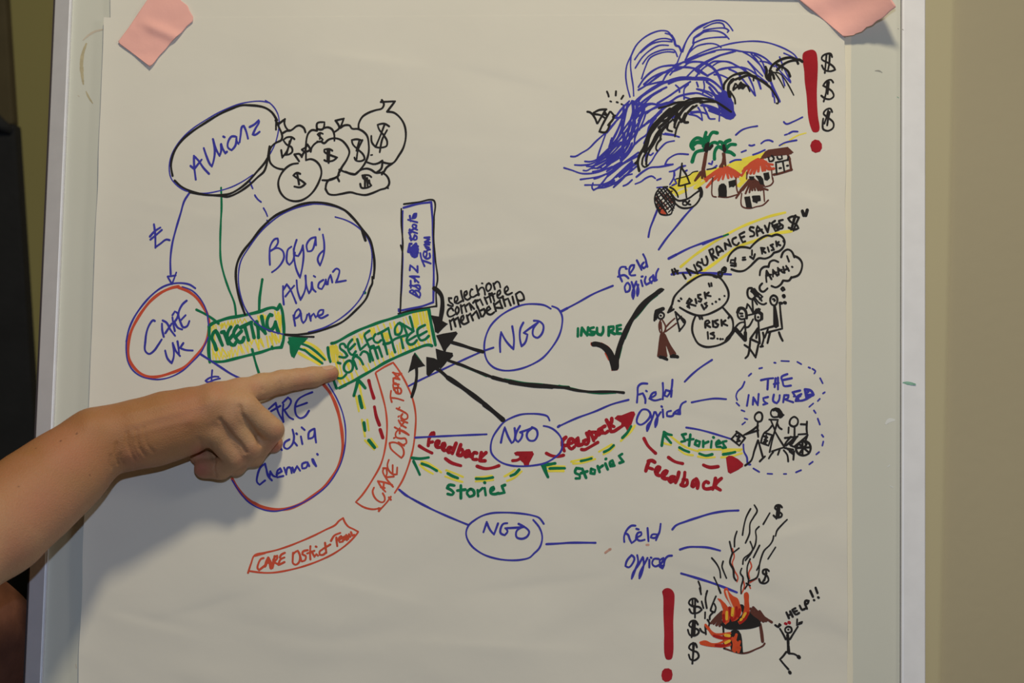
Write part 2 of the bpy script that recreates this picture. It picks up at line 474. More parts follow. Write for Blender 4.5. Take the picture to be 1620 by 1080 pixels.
INK_TEXT = '''
# oval_outline|tall black and blue double oval, topmost on the sheet
@ 250 140 6
k3.2 140,830 125,740 130,680 160,590 240,480 330,405 450,325 600,235 700,190 790,160 860,158 1010,180 1080,225 1130,300
k3 160,875 220,930 300,970 400,1000 500,1012 600,1012 680,1000 760,960 850,890 940,790 1010,710 1040,660
k3 300,985 450,1010 600,1020 660,1028 740,1000 850,930 950,840 1005,790 1030,730 1045,640 1060,550
b1.8 1060,135 980,120 880,125 760,150 600,215 450,300 330,380 240,460 160,570 120,660 108,760 125,850 170,910 250,965 330,985 450,995 570,975 700,935 800,885 900,820
b1.8 1020,112 1070,145 1110,190 1140,250 1150,310 1140,420 1110,530 1065,620
# handwriting|blue handwritten name slanting up inside the tall oval
b3 360,865 345,740 342,640 390,690 430,750 485,810 / 310,735 345,765 415,675 / 435,565 460,640 495,720 512,740 530,680 540,590 522,480 / 522,480 545,560 585,640 600,590 598,530 / 600,525 615,570 640,615 655,600 / 620,455 632,462 / 735,455 700,455 665,510 665,560 700,585 735,540 745,460 748,500 765,525 / 775,510 785,440 800,360 815,355 835,400 855,475 / 870,365 915,340 955,300 960,310 925,380 900,435 920,440 965,410
# dashed_line
b2.2 870,875 885,915 900,950 / 920,1012 945,1048 975,1075
@ 360 310 4.696
b2.2 205,0 225,25 250,45 / 268,90 285,120 297,150 / 293,180 310,205
# money_bag
@ 420 140 6
k2.9 100,390 100,320 130,330 / 95,300 130,370 155,430 160,460 150,490 100,515 60,550 40,590 35,640 45,700 80,740 130,762 170,768 / 120,340 185,290 180,330 195,370 220,400 / 155,430 195,405 230,395 / 205,400 235,400 260,385 300,355 330,352 365,375 380,415
## dollar_sign
k2.7 275,480 250,462 200,465 170,490 200,530 250,560 255,600 225,625 185,630 / 150,585 160,655 210,580 230,500 / 200,630 220,560 245,480
# money_bag
k2.9 380,600 385,540 390,480 405,430 440,395 490,400 / 490,385 492,330 560,320 545,385 490,385 / 545,380 590,368 630,385 652,430 655,495
## dollar_sign
k2.5 545,430 520,420 495,435 520,460 545,485 530,500 490,502 / 520,420 515,480
# money_bag
k2.9 660,410 700,375 665,305 745,285 710,375 / 710,375 750,350 800,352 820,380 880,385 930,410 965,450 980,520 978,620 950,700 900,770 850,815 810,810 760,790
## dollar_sign
k2.7 905,490 870,482 820,490 830,530 880,580 930,630 940,670 900,690 855,680 845,655 / 920,490 880,580 865,670 / 890,500 865,590
# money_bag
k2.9 345,580 390,550 400,530 430,580 375,600 345,580 / 430,600 440,560 490,510 530,505 555,520 600,485 660,472 720,490 770,540 797,600 775,670 730,740 700,790 685,840 / 540,870 600,870 660,850 700,820 / 700,770 750,790 800,805 850,815
## dollar_sign
k2.9 635,590 610,575 560,580 560,600 600,625 680,655 640,685 580,690 560,680 / 590,580 590,690 / 608,590 600,705
# money_bag
k2.9 275,625 320,690 / 275,625 325,622 345,650 365,610 385,600 385,680 / 385,680 430,670 480,690 520,740 532,800 510,880 460,970 400,1030 330,1065 260,1068 190,1040 140,980 122,900 140,830 190,760 250,720 310,710
## dollar_sign
k2.9 330,810 300,800 265,825 300,850 350,880 380,905 330,938 275,930 / 300,800 320,910
# money_bag
k2.9 885,385 885,340 920,270 980,230 1050,205 1105,190 1125,150 1105,110 / 1095,128 1160,125 1230,122 1155,220 / 1155,220 1220,230 1280,280 1320,350 1333,450 1310,560 1270,630 1205,710 1110,700 / 965,700 1030,718 1080,705 1110,685
## dollar_sign
k2.7 1175,360 1130,335 1065,345 1080,390 1120,440 1155,500 1150,545 1110,560 1050,555 1010,510 1005,450 / 1130,345 1090,450 1045,555 / 1155,395 1110,480 1085,605
k2 1000,632 1015,630
# money_bag
k2.9 1205,712 1150,750 1120,800 / 1110,705 1100,760 1050,800 / 570,960 580,900 600,870 640,855 690,835 / 570,950 600,1000 650,1010 720,1000 810,985 870,1000 950,1010 1020,990 1090,960 1150,940 1175,900 1160,840 1110,800 1050,800 1000,770 960,760 900,775 850,815 / 1105,815 1115,790 / 680,840 700,880 / 1165,945 1148,938
k2.4 725,760 690,820
## dollar_sign
k2.9 1005,840 985,825 920,825 930,850 970,880 1005,920 970,940 910,940 900,905 / 945,830 945,935 / 965,850 970,925 / 985,870 990,900
# arrow|thin blue arrow curving down to the red rimmed circle
@ 180 290 5.4
b2.8 650,80 605,150 575,250 530,400 500,520 485,650 487,775
b2.4 460,795 500,790 530,785 / 460,795 480,830 497,860 515,815 535,760
# currency_sign
b2.9 345,350 355,430 357,550 / 357,545 400,515 450,480 478,485 / 310,455 350,410 400,378 / 315,480 370,435 412,398
# connector_line|long green line falling to the yellow MEETING box
@ 0 0 1
g2.9 350,297 350.7,327 349.4,355 348.5,383 349.4,412 354,433 362,457 371,480 373.5,500
# oval_outline|red and blue circle at the left edge of the sheet
@ 190 440 6
b2.6 715,95 660,60 570,45 480,55 400,85 300,160 210,260 130,380 80,500 60,600
b2 60,600 60,700 75,790 120,870 200,930 290,955 370,960 470,940 590,880 690,790 770,700 810,620 835,560
b2 590,80 680,115 750,180 800,260 825,330 835,400 840,450
o4 555,78 500,88 400,130 300,205 220,300 150,410 100,520 80,620 85,760 120,830 190,900 270,935 350,935 480,900 600,850 700,760 790,650 830,560 845,440 835,360 790,270 720,180 640,120 550,85
# handwriting|blue capitals and UK inside the red rimmed circle at left
b2.9 330,405 315,398 285,430 255,500 240,600 240,690 275,718 320,690 360,635 395,580 / 415,555 400,490 398,430 / 405,400 440,420 480,490 522,545 / 430,520 460,475 490,430 / 520,500 505,430 497,370 / 497,350 520,315 548,335 540,380 505,425 / 515,415 550,470 590,485 / 632,212 590,250 555,335 575,420 600,465 635,455 658,405 / 570,405 622,350 / 428,685 450,760 490,805 510,740 500,615 530,690 570,738 / 545,598 555,660 560,720 / 600,615 570,660 620,680 690,685
# connector_line
b3 765,720 850,775 950,840 1050,905 1140,950
# currency_sign
b2.6 875,872 870,930 868,985 / 950,950 900,962 830,985 812,972 850,945 900,932 935,935
# connector_line
g3.8 1350,10 1335,110 1325,180 1320,300
g3.4 1255,675 1275,760 1295,830 1318,900
g3.4 725,298 800,335 880,385 935,430
# box_outline|green box filled with yellow hatching, the left one
@ 320 480 10.8
g4.4 130,370 190,330 250,310 430,250 600,220 800,180 1000,130 1130,80 1220,70 1280,100
g4.4 1290,90 1325,15 1365,120 1385,300 1395,450 1385,620 1350,745
g4 1350,745 1200,765 1000,830 800,880 560,940 350,990 180,995
g4.6 118,380 115,600 110,800 130,1000
g4 850,780 870,850 / 1190,735 1200,770
## hatching
y1.6 160,420 175,720 185,960 / 200,380 215,650 / 230,370 245,450 / 180,800 240,960 250,850 300,965 310,860 350,950 370,880 420,940
y2.2 330,340 320,430 380,330 410,420 440,300 470,400 500,290 520,390 560,280 580,370
y1.6 600,270 610,340 650,260 680,340 720,255 760,320 / 500,740 520,920 560,780 600,900 620,720 690,860 650,700 720,850 / 700,650 790,840 760,640 860,780
y2.4 900,600 970,790 960,600 1050,740 1000,600 / 1100,560 1130,740 / 1150,560 1210,720 1180,480 1270,680 1240,520 1310,660
y2 950,210 970,300 990,190 / 1040,180 1070,260 / 1240,130 1260,260 1290,140 1320,420 / 1330,250 1345,600 / 1080,200 1090,300
y2.4 170,780 230,900 270,760 330,900 340,760 430,900 / 880,480 900,560 / 160,430 200,360 / 1350,200 1320,650 / 270,350 350,400 340,340 / 400,560 420,640 / 250,500 230,440
y2 440,820 470,930 480,800 / 810,600 840,700 870,620 / 1310,150 1330,330 1270,240 1240,420
## handwriting|green capitals reading MEETING
g5 240,785 210,690 165,590 190,500 230,465 270,530 310,630 345,712 / 330,490 370,480 400,560 440,690 / 490,400 450,460 425,560 450,640 500,700 550,705 575,660 / 460,610 530,530 / 600,385 560,440 535,520 580,600 640,660 690,640 712,580 / 570,570 670,470 / 655,410 750,360 845,315 / 725,390 760,510 790,625 / 830,320 855,440 885,580 / 960,580 955,450 930,310 / 905,340 970,390 1030,450 1080,510 / 1015,220 1040,350 1072,500 / 1190,200 1160,185 1120,250 1105,340 1120,420 1160,455 1210,420 1250,310 1270,400 1300,490
# oval_outline|large black and blue circle holding three words
@ 360 310 4.696
k3.4 130,880 95,780 70,680 62,560 75,490 110,420 180,330 260,230 350,150 450,100 550,62 650,48 760,62 870,105 930,160 1000,245 1060,330 1085,430 1092,530 1085,610
k3 1075,600 1075,650 1060,680 1030,760 950,850 850,935 760,975 650,1010 520,1028 425,1028
k2.6 430,1030 530,1042 640,1045
k4 1000,250 1012,290 1025,330
b2 800,155 870,175 940,210 1000,260 1050,330 1070,400 1070,520 1050,620 1000,740 920,840 820,920 720,975 600,1010
b2 640,58 500,92 400,138 300,212 220,297 150,395 100,480 82,570 85,680 110,780 140,850 200,930 280,985 350,1010 430,1030
b3 640,55 700,58 760,68 820,82 860,100
g4 1016,714 1020,718
# handwriting|blue handwriting of three words inside the large circle
b2.7 315,510 312,440 318,370 350,320 372,315 375,345 345,390 320,408 / 320,405 370,385 408,405 420,450 400,500 365,540 330,565 / 475,375 450,395 440,440 442,490 460,510 485,480 500,420 / 513,325 495,390 498,435 525,445 550,400 560,365 / 560,365 565,440 555,530 538,605 510,540 495,460 492,390 / 652,305 620,315 588,360 595,410 625,405 648,350 655,305 658,365 / 708,285 718,350 715,430 687,515 670,470 685,430 718,400 / 683,243 684,250
b2.7 418,805 412,740 412,668 / 412,700 440,655 465,690 490,745 510,795 / 430,745 465,700 495,665 / 513,625 520,700 542,770 575,700 582,640 578,590 / 580,590 585,660 605,722 622,690 625,640 / 627,640 635,690 655,710 / 640,592 652,600 / 712,622 680,645 675,680 700,690 722,650 730,620 735,655 / 745,655 750,620 765,585 772,610 778,640 / 783,562 810,538 830,550 825,590 805,640 880,627
b2.7 502,962 495,920 488,885 / 492,915 505,860 528,838 542,860 520,900 500,908 / 545,870 550,920 562,942 580,920 592,880 / 605,872 618,925 620,895 640,872 655,900 / 665,890 705,875 712,845 685,848 670,880 690,905 745,882
# box_outline|tall upright blue and black box in the middle of the sheet
@ 600 300 4.5
k2.4 175,102 280,88 380,72 392,80 390,200 388,350 400,500 415,640 405,700 408,830
k2.4 408,828 300,845 220,860 135,882 / 157,135 158,250 168,380 165,450 160,600 155,720 150,870 / 153,395 165,440
b3 172,128 280,100 370,88 / 370,90 378,200 385,400 388,600 385,800 / 385,800 300,830 200,850 138,862 138,850 150,880
b2 168,150 165,400 168,470 160,700 148,850
## handwriting|blue lettering running up the upright box
@ 640 330 7.2
b2.7 165,930 178,900 165,872 100,880 / 170,1010 120,985 60,950 / 60,940 85,925 120,950 150,1000 / 100,950 130,930 175,955 180,985 165,1010 / 62,875 110,880 150,905 170,920 / 70,820 72,900 / 160,840 110,795 60,770 110,770 165,775 / 115,790 120,830 / 60,700 65,645 110,680 150,725 148,655
b3.8 45,490 60,400 80,400 / 60,470 130,400 / 60,490 150,430 / 70,500 150,470 / 80,520 150,500 / 90,540 140,540 150,460 / 110,550 130,545 / 130,400 132,430
b2.7 75,340 60,290 50,270 / 60,330 75,360 100,340 115,300 140,320 135,350 110,355 / 55,245 100,265 145,280 / 60,235 75,270 / 85,240 130,215 135,190 100,180 90,200 130,235 145,240 / 40,125 90,140 145,155 / 60,80 70,140 / 90,110 110,60 135,55 125,100 100,110 105,90 120,70
b2.7 180,505 190,560 228,655 / 200,590 250,605 300,625 / 240,560 255,500 225,485 215,530 250,570 290,555 285,510 / 235,490 270,470 280,440 235,430 265,460 290,465 / 225,410 285,410 / 235,385 275,375 / 225,330 285,325 / 240,410 290,385 230,375 285,350 235,330
# arrow|thick black arrow curving down from the upright box
@ 600 300 4.5
k6 392,702 420,722 443,755 450,800 448,850 440,900 432,950
k1.5 * 372,897 395,902 420,905 445,935 485,955 450,985 418,1020 400,1010 392,960
# handwriting|three lines of small black lettering beside the upright box
@ 700 440 11.57
k2.7 165,365 115,362 130,430 195,485 190,510 130,500 100,485 / 225,440 275,400 270,335 245,335 220,390 230,440 275,460 330,430 385,400 / 340,230 350,300 385,420 / 400,330 450,280 440,235 410,250 395,310 415,370 460,395 520,350 / 550,205 530,200 505,260 515,330 560,345 620,310 670,290 / 620,135 640,220 665,310 / 650,240 700,175 740,170 770,230 780,300 / 720,92 735,95 / 850,90 810,120 800,190 830,240 880,200 890,130 850,90 / 930,95 960,200 / 945,110 1000,60 1035,80 1060,165
k2.7 200,590 165,545 115,570 90,640 120,700 170,695 230,660 / 265,520 235,590 265,660 300,600 290,540 265,520 / 335,490 360,640 / 350,520 400,480 440,610 / 420,510 490,455 530,580 / 500,470 580,560 / 560,450 600,400 640,540 / 590,410 650,400 / 620,430 690,385 740,490 / 770,350 820,470 / 850,280 890,440 / 905,270 950,420 / 780,370 960,280 / 870,280 930,330 / 1010,320 1060,270 1050,215 1015,240 1000,310 1020,360 1080,350 1110,330 / 1140,260 1205,200 1180,145 1140,190 1150,270 1190,300 1275,265
k2.9 130,770 150,850 165,935 / 145,790 200,735 240,880 / 225,760 285,715 330,890 / 340,800 390,730 380,680 345,710 340,790 390,840 480,800 / 445,680 480,800 / 460,690 510,645 560,770 / 540,690 620,600 670,730 / 640,510 690,640 710,700 / 700,590 760,560 780,620 740,700 / 820,600 880,560 850,515 810,560 820,640 880,665 950,620 / 940,460 980,600 / 960,480 1040,420 / 990,540 1100,545 1060,450 1050,400 / 1100,330 1150,510 / 1130,400 1200,370 1250,495 / 1280,335 1310,460 / 1340,290 1395,485 / 1345,290 1420,245 1475,300 1495,385 1400,410 1370,390
# oval_outline|blue oval under the small black lettering
@ 640 440 5.4
b2.6 1250,260 1200,232 1120,220 1020,225 920,260 820,320 740,400 700,480 682,560 685,640 710,710 760,760 830,785 900,788 1000,770 1100,730 1180,680 1260,590 1320,490 1345,400 1345,320 1310,260 1260,238
## handwriting|blue letters NGO
b2.9 818,630 815,550 825,460 870,540 930,605 935,520 920,410 / 1015,378 990,430 985,510 1000,580 1030,550 1050,480 1018,466 1080,420 1140,378 / 1140,375 1100,430 1100,490 1135,508 1175,470 1185,400 1150,367 1105,362
# connector_line
b2.6 35,920 110,880 300,790 450,720 640,635 700,612 760,592
@ 880 440 6.75
b3.4 50,355 120,318
b2.7 110,323 230,260 400,165 605,80
# arrow|short thick black arrow pointing left from the oval
@ 640 440 5.4
k4.6 670,628 640,620 590,605 500,575 380,540
k1.5 * 275,490 330,476 400,465 440,458 450,470 425,505 395,550 355,600 345,640 328,600 310,560 290,520
# arrow|long thick black arrow running right to the middle row
k4 370,700 440,725 500,745 620,795 750,845
k5 750,845 820,865 900,885
k6 900,885 1000,905 1100,915 1260,928
k4.4 1260,928 1404,935
g3 850,862 1000,890 1150,905 1404,928
g2 380,705 560,778 700,838
k1.5 * 270,605 300,615 350,630 408,640 412,662 390,685 365,700 335,740 308,770 295,740 280,680
@ 860 570 4.909
k3.8 0,190 150,210 250,230 350,242 450,243 550,243 622,250
g3 120,195 250,225 350,247 450,254 560,250
# arrow|straight thick black arrow slanting up from the middle oval
@ 640 440 5.4
k1.5 * 190,675 250,685 290,705 310,760 270,768 240,795 205,835 192,820
g1.6 200,825 215,835
k5 260,762 310,795 370,850
k6.4 370,848 400,868 480,922 560,980 692,1080
@ 640 640 6.23
k6.6 787,-4 870,62 970,148
# arrow|thick black arrow rising from the curved red box
@ 640 440 5.4
k4.4 100,750 104,800 102,850 90,920 75,970 62,1012
g2 88,640 130,695 160,740
k1.5 * 85,645 100,665 130,700 172,747 140,752 95,762 70,775 35,800 50,755 62,710 70,670
# box_outline|green box filled with yellow hatching, pointed at by the finger
@ 520 490 9
g4 40,475 80,468 300,350 450,278 600,220 750,165 900,120 1050,72 1200,28 1400,-15
g4.4 1425,-10 1440,80 1460,200 1490,350 1520,500
g4 1470,510 1440,500 1390,500 1250,550 1000,655 800,750 650,840 500,925 350,1010 215,1075
@ 440 470 5.786
g4 455,460 462,530 478,590 / 505,745 518,790 535,832 / 560,830 620,800
## hatching
@ 520 490 9
y3 20,520 60,740 / 60,510 90,740 / 100,500 130,730 / 85,520 115,640
y1.6 40,510 80,700 / 120,520 160,700 / 350,380 380,560 / 370,370 395,450 / 430,340 450,400 / 455,340 480,470
y2.4 590,270 640,420 / 610,260 650,350 / 640,255 660,330 / 500,320 470,420 / 690,220 740,340 / 780,200 820,290 / 870,190 890,260 / 930,170 960,340
y3 1200,60 1230,240 / 1250,40 1275,200 / 1290,30 1330,210 / 1340,10 1370,180 / 1390,20 1420,300 / 1220,60 1260,280 / 1410,150 1440,380
y1.6 1100,100 1140,200 / 1060,120 1080,190 / 1310,30 1350,260 / 1380,0 1400,260 / 1430,300 1460,480 / 1350,440 1370,480 / 1400,400 1420,460
y2.8 800,330 850,460 / 780,340 830,440 / 830,330 860,400 / 960,210 990,330 / 250,740 300,860 / 270,730 290,800 / 100,740 170,1020 / 110,960 180,1060 / 180,930 230,1040
y1.8 190,620 220,760 / 160,600 180,640 / 330,900 350,980 / 380,860 420,950 / 480,800 540,900 / 500,780 560,890 / 560,760 600,860 / 640,720 680,820 / 700,690 740,790 / 760,640 790,740 / 850,560 880,720 / 880,620 920,680
y3 1180,500 1210,560 / 1130,470 1160,560 / 1220,480 1250,530 / 900,600 930,680 / 240,940 290,1010 / 530,830 560,900 / 1260,440 1300,520
y2 1010,470 1030,620 / 970,500 1000,640 / 1080,540 1100,600 / 1050,380 1070,440 / 690,440 720,520 / 430,680 450,780 / 310,880 340,1000 / 150,760 200,960
## handwriting|green capitals reading SELECTION COMMITTEE
g3.4 245,530 215,482 165,490 162,540 230,600 265,650 232,675 150,665 / 335,420 280,490 275,560 310,625 340,640 385,590 / 300,560 375,485 / 405,415 430,500 450,568 530,495 / 580,295 510,355 540,440 580,530 640,510 / 540,440 610,400 / 665,345 635,400 660,455 700,465 745,430 / 700,340 780,300 850,255 880,380 900,430 / 750,320 770,400 790,470 / 990,190 945,260 950,345 1000,350 1040,290 1030,210 990,190 / 1120,360 1090,280 1060,200 / 1010,180 1100,230 1195,290 / 1155,95 1180,180 1205,280
g3.6 105,945 130,968 190,970 250,915 / 130,750 165,760 / 290,720 228,770 220,850 265,890 325,865 345,790 325,735 290,720 / 400,840 370,760 345,690 400,640 / 380,650 440,690 490,775 / 450,640 490,590 550,610 590,735 / 630,715 605,640 590,560 650,530 700,690 / 650,550 710,522 760,665 / 780,430 810,530 835,630 / 900,430 920,520 945,600 / 1030,400 1045,470 1060,540 / 780,485 860,470 950,410 1100,360 / 1210,300 1130,370 1110,430 1150,490 1210,480 1255,430 / 1140,430 1240,370 / 1370,215 1270,275 1265,340 1310,430 1370,420 1425,370 / 1290,365 1395,305
# arrow|green and yellow arrow pointing at the MEETING box
@ 440 470 5.786
y4 225,400 300,430 370,480 440,570 / 190,510 250,545 310,575 380,612 / 230,470 300,500 400,580
g1.5 * 95,368 180,366 268,376 240,405 205,430 185,470 165,510 145,552 125,540 112,500 108,440 88,410 100,395
g3.4 215,425 280,450 350,500 395,540 428,572 / 195,470 250,490 300,530 350,565 405,605
g3 240,480 270,505 310,540
# arrow|short dashed green arrow edged in yellow, pointing up
@ 540 560 4.15
y3 118,200 130,260 155,355 / 95,275 105,320 115,375 / 135,430 155,540 / 170,430 180,500 / 155,565 215,625 / 195,555 235,608
g4.6 110,170 100,210 82,272 / 110,170 135,195 157,222 / 118,275 125,310 135,350 / 148,450 155,500 / 180,565 218,612
# dash_line|three dark red dashes beside the curved red box
r4.6 180,172 195,230 213,288 / 217,345 230,410 250,465 / 255,495 272,548
# box_outline|curved upright red box
o2.6 228,118 280,85 340,55 380,110 430,200 470,300 488,400 485,500 470,620 440,730 400,830 350,910
o2.6 225,125 260,240 290,360 300,470 290,600 260,720 200,830 140,920 95,970 150,1005 210,1018 255,1010
o2.6 325,935 300,970 245,1030 / 245,1010 248,1030
o3.4 312,940 325,955
## handwriting|red script running up the curved box
@ 590 570 9
o2.6 268,590 250,520 258,430 / 255,530 340,540 435,570 / 330,450 360,460 345,390 310,400 330,460 390,470 405,430 390,395 / 300,420 290,330 320,320 370,390 300,390 / 290,260 300,330 370,340 / 290,250 380,270 / 300,250 385,200 / 280,170 340,185 405,185 / 290,170 380,270
o2.6 380,665 360,700 / 335,680 400,710 460,745 / 400,780 400,820 / 420,760 400,800 440,840 490,820 490,770 450,735 / 360,800 372,790 / 400,850 490,885 / 365,850 400,910 470,955 / 400,930 440,880 / 310,950 400,1000 510,1060 / 380,960 378,1040
@ 570 680 8.31
o2.6 520,-20 520,45 / 635,60 560,10 500,0 465,40 470,90 530,110 590,110 605,170 570,190 / 440,105 452,100 / 500,160 575,205 / 385,170 400,240 470,310 540,365 570,320 560,240 500,180 430,160 385,170
o2.6 375,390 355,460 375,530 430,580 480,580 485,490 / 425,460 425,580 / 310,500 295,540 330,620 430,745 / 300,500 340,500 350,570 330,620 / 340,620 440,610 / 230,670 330,690 420,720 / 230,670 270,740 330,810 / 270,750 320,760 / 310,690 300,780 / 180,755 162,800 175,860 220,920 290,950 318,930 320,880 295,830
# connector_line
@ 540 560 4.15
b2.4 380,890 420,925 470,950 600,1020
@ 620 760 4.765
b2.8 55,68 90,95 140,130 260,195 400,260 580,335
# oval_outline|lowest of the three blue ovals
b2.6 1145,325 1110,280 1060,262 950,245 840,240 750,245 680,265 620,300 580,335 560,385 565,430 600,490 640,525 700,560 800,590 900,600 980,595 1040,578 1070,550 1110,510 1130,460 1132,410 1110,350 1065,295
## handwriting|blue letters NGO
b3 690,388 715,312 740,370 770,405 800,322 / 870,320 840,325 820,360 820,395 850,410 872,380 855,358 920,355 990,350 / 955,325 995,345 940,380 940,425 980,438 1020,420 1035,385 1010,355 990,345
# connector_line
b3 1165,478 1250,474 1340,468 1535,468
# connector_line
@ 640 640 6.23
b2.7 105,323 250,315 500,303 810,290
# oval_outline|middle one of the three blue ovals
b2.6 1430,155 1410,115 1350,95 1250,88 1150,95 1060,125 980,170 920,240 870,320 850,400 855,470 890,520 960,570 1050,598 1150,605 1250,600 1380,575 1480,520 1540,460 1555,390 1540,320 1480,250 1420,218 1370,208
## handwriting|blue letters NGO
b3 950,372 965,300 988,222 1020,310 1055,375 1075,360 1090,300 1085,230 / 1138,208 1100,280 1095,340 1120,365 1150,330 1160,280 1140,270 1200,250 1260,225 / 1255,220 1300,245 1310,300 1280,350 1230,350 1205,310 1215,265 1260,228
# arrow|dark red dashed arrow into the middle oval
r4.6 145,405 200,440 270,475 / 403,530 460,570 555,600 / 715,605 790,628 860,622 930,600
r4.6 1065,550 1110,545 1160,520 1200,520
r1.5 * 1085,475 1110,465 1260,463 1270,485 1255,515 1225,570 1222,600 1185,600 1175,570 1140,540 1130,500 1095,495
## handwriting|dark red word reading Feedback
@ 660 680 13.5
r5 350,100 350,60 320,65 280,120 250,200 235,330 / 260,265 330,250 / 390,320 450,290 465,240 430,235 400,280 400,340 430,370 490,365 / 420,260 430,350 / 540,380 590,330 580,285 550,290 530,350 550,420 580,440 / 560,310 570,400 / 620,430 740,380 680,370 650,430 670,480 720,470 / 830,280 800,360 750,500 / 930,310 900,400 860,520 / 880,430 960,410 975,480 940,540 870,530 / 1020,560 1100,440 1060,450 1020,520 1040,570 / 1060,460 1080,560 / 1100,440 1140,560 / 1100,500 1130,520 / 1270,490 1220,480 1180,540 1190,620 1270,625 / 1370,480 1340,650 / 1470,480 1370,580 1350,610 / 1350,655 1450,655
# arrow|green arrowhead and yellow edged dashes under the middle oval
@ 640 640 6.23
y3 165,560 220,570 290,610 360,665 / 150,590 210,640 280,680 / 410,645 480,670 575,710 / 400,705 480,735 570,760 / 700,715 780,710 860,700 / 700,755 800,748 875,738 / 985,705 1040,675 1090,640 / 1010,750 1080,720 1155,655 / 1390,608 1460,606 1580,608 / 1400,655 1500,652 1570,655
g3.8 70,522 150,530 238,518 / 88,555 115,610 150,688 / 170,580 240,605 318,650 / 425,675 470,700 525,722 / 705,728 790,728 870,715 / 1045,700 1090,680 1130,638 / 1430,628 1500,625 1580,625 / 1355,595 1420,590 1485,575 / 1360,600 1380,650 1412,712
## handwriting|green word reading Stories
g4 490,795 440,790 420,820 460,840 485,865 470,885 425,878 / 555,795 555,920 / 520,845 600,835 / 650,830 615,865 640,905 685,885 680,845 650,830 / 720,840 725,900 / 725,860 770,820 / 790,820 800,890 / 788,765 792,768 / 850,850 880,830 875,810 850,825 850,870 890,880 925,870 / 990,790 960,800 975,840 985,865 930,875
# arrow|dark red dashed arrow rising to the middle row words
@ 860 570 4.909
r4.6 22,720 60,738 110,745 155,735
@ 880 640 12.46
r4.6 500,880 560,885 640,845 820,740 / 1080,530 1140,520 1220,470 1330,400
r1.5 * 1160,265 1210,215 1290,215 1480,140 1530,140 1550,185 1520,250 1480,370 1400,520 1370,430 1290,385 1290,345
## handwriting|dark red word reading Feedback
r5 190,640 130,700 120,780 160,910 / 120,800 200,800 / 240,770 330,740 330,680 280,670 240,740 250,830 300,870 360,825 / 390,740 440,740 430,650 390,690 390,770 430,800 510,780 / 540,720 600,690 640,720 600,780 550,760 540,710 / 600,560 640,660 640,720 / 650,530 700,600 740,710 / 690,540 780,540 790,620 730,680 / 840,590 840,490 880,470 890,540 860,580 / 880,460 920,560 / 960,420 900,460 920,540 960,560 1020,520 / 990,300 1030,380 1070,480 / 1095,270 1090,340 1060,400 1140,430 / 1040,350 1080,370
# arrow|yellow edged green dashes under the rising red arrow
@ 860 570 4.909
y3 20,825 160,823 / 30,855 155,855 / 215,785 290,768 380,748 / 230,800 300,795 400,765 / 430,708 480,680 530,652 / 465,728 510,705 550,668 / 600,625 650,570 680,520 / 640,590 680,550 708,505
g3.8 0,800 50,803 90,798 / 10,815 20,860 35,905 / 50,838 110,835 162,835 / 290,780 330,772 372,760 / 470,710 510,690 545,658 / 612,600 650,560 680,510
## handwriting|green word reading Stories, slanting upwards
g3.8 290,840 255,835 245,870 280,890 280,915 250,915 / 300,840 330,910 / 290,875 340,860 / 370,840 365,875 395,880 400,850 370,840 / 420,820 435,865 / 425,840 460,815 / 480,800 498,845 / 482,765 486,762 / 515,810 545,800 535,775 515,790 520,820 550,815 / 610,725 585,740 600,760 620,785 590,795
# handwriting|blue script Field Officer at the end of the middle row
b2.9 725,325 730,260 735,200 760,180 805,180 / 735,265 770,255 790,300 790,330 / 795,235 802,240 / 820,295 870,265 870,245 845,255 825,295 860,310 910,300 / 925,175 928,240 925,300 / 985,240 950,230 935,270 960,280 990,230 1000,150 / 995,230 990,280
b2.9 745,405 725,480 750,498 790,480 830,420 810,385 770,380 745,405 / 825,400 840,450 820,510 805,545 805,510 840,460 860,400 / 870,400 885,440 880,490 868,515 870,470 910,400 / 925,380 930,440 / 915,355 920,360 / 990,390 960,400 960,430 1000,430 1020,400 1050,380 1040,410 1010,410 1060,415 / 1060,410 1060,370 1075,335 1105,318
# connector_line
b2.7 115,512 250,450 400,395 530,340 660,305
b3.4 112,515 125,505
# connector_line
b2.6 1150,325 1250,305 1330,295 1418,300
# connector_line
b2.6 1108,520 1200,535 1280,555 1380,585 1460,610
# connector_line
b2.7 1095,165 1150,110 1210,60 1308,-5
# arrow|dark red dashed arrow ending in a filled triangle
r4.6 780,605 810,660 870,720 / 970,752 1020,785 1080,800
@ 1010 720 11.57
r4.8 1190,175 1240,200 1320,220 1460,205
@ 860 570 4.909
r1.5 * 1420,755 1440,742 1465,745 1510,770 1548,805 1545,820 1510,845 1450,875 1435,865 1428,820
## handwriting|dark red word reading Feedback, the lowest one
@ 1010 720 11.57
r5 180,105 250,95 300,125 / 195,110 160,200 135,285 / 180,225 260,250 / 310,290 370,270 390,220 360,210 310,280 330,350 385,370 / 350,240 350,320 / 430,360 500,340 530,290 500,280 440,340 440,400 500,430 530,420 / 470,320 470,400 / 560,450 660,390 600,390 560,450 590,490 660,450 / 740,310 720,400 680,500 / 850,310 840,400 800,530 / 820,440 890,450 890,530 840,560 780,540 / 980,560 1000,470 1060,430 1060,500 1000,570 / 1060,430 1090,500 1080,600 / 1280,500 1240,480 1190,530 1200,600 1250,615 1340,600 / 1410,420 1390,520 1360,620 / 1520,420 1430,500 1390,570 1500,635
# arrow|green arrowhead pointing up and left with yellow edged dashes
@ 860 570 4.909
y3 930,640 960,650 990,655 / 985,585 1040,630 1100,670 1200,705 / 1050,690 1100,725 1160,735 / 1205,695 1300,692 1540,690 / 1200,745 1260,755 1330,750 / 1380,752 1450,745 1540,720 / 1390,710 1450,700 1530,700
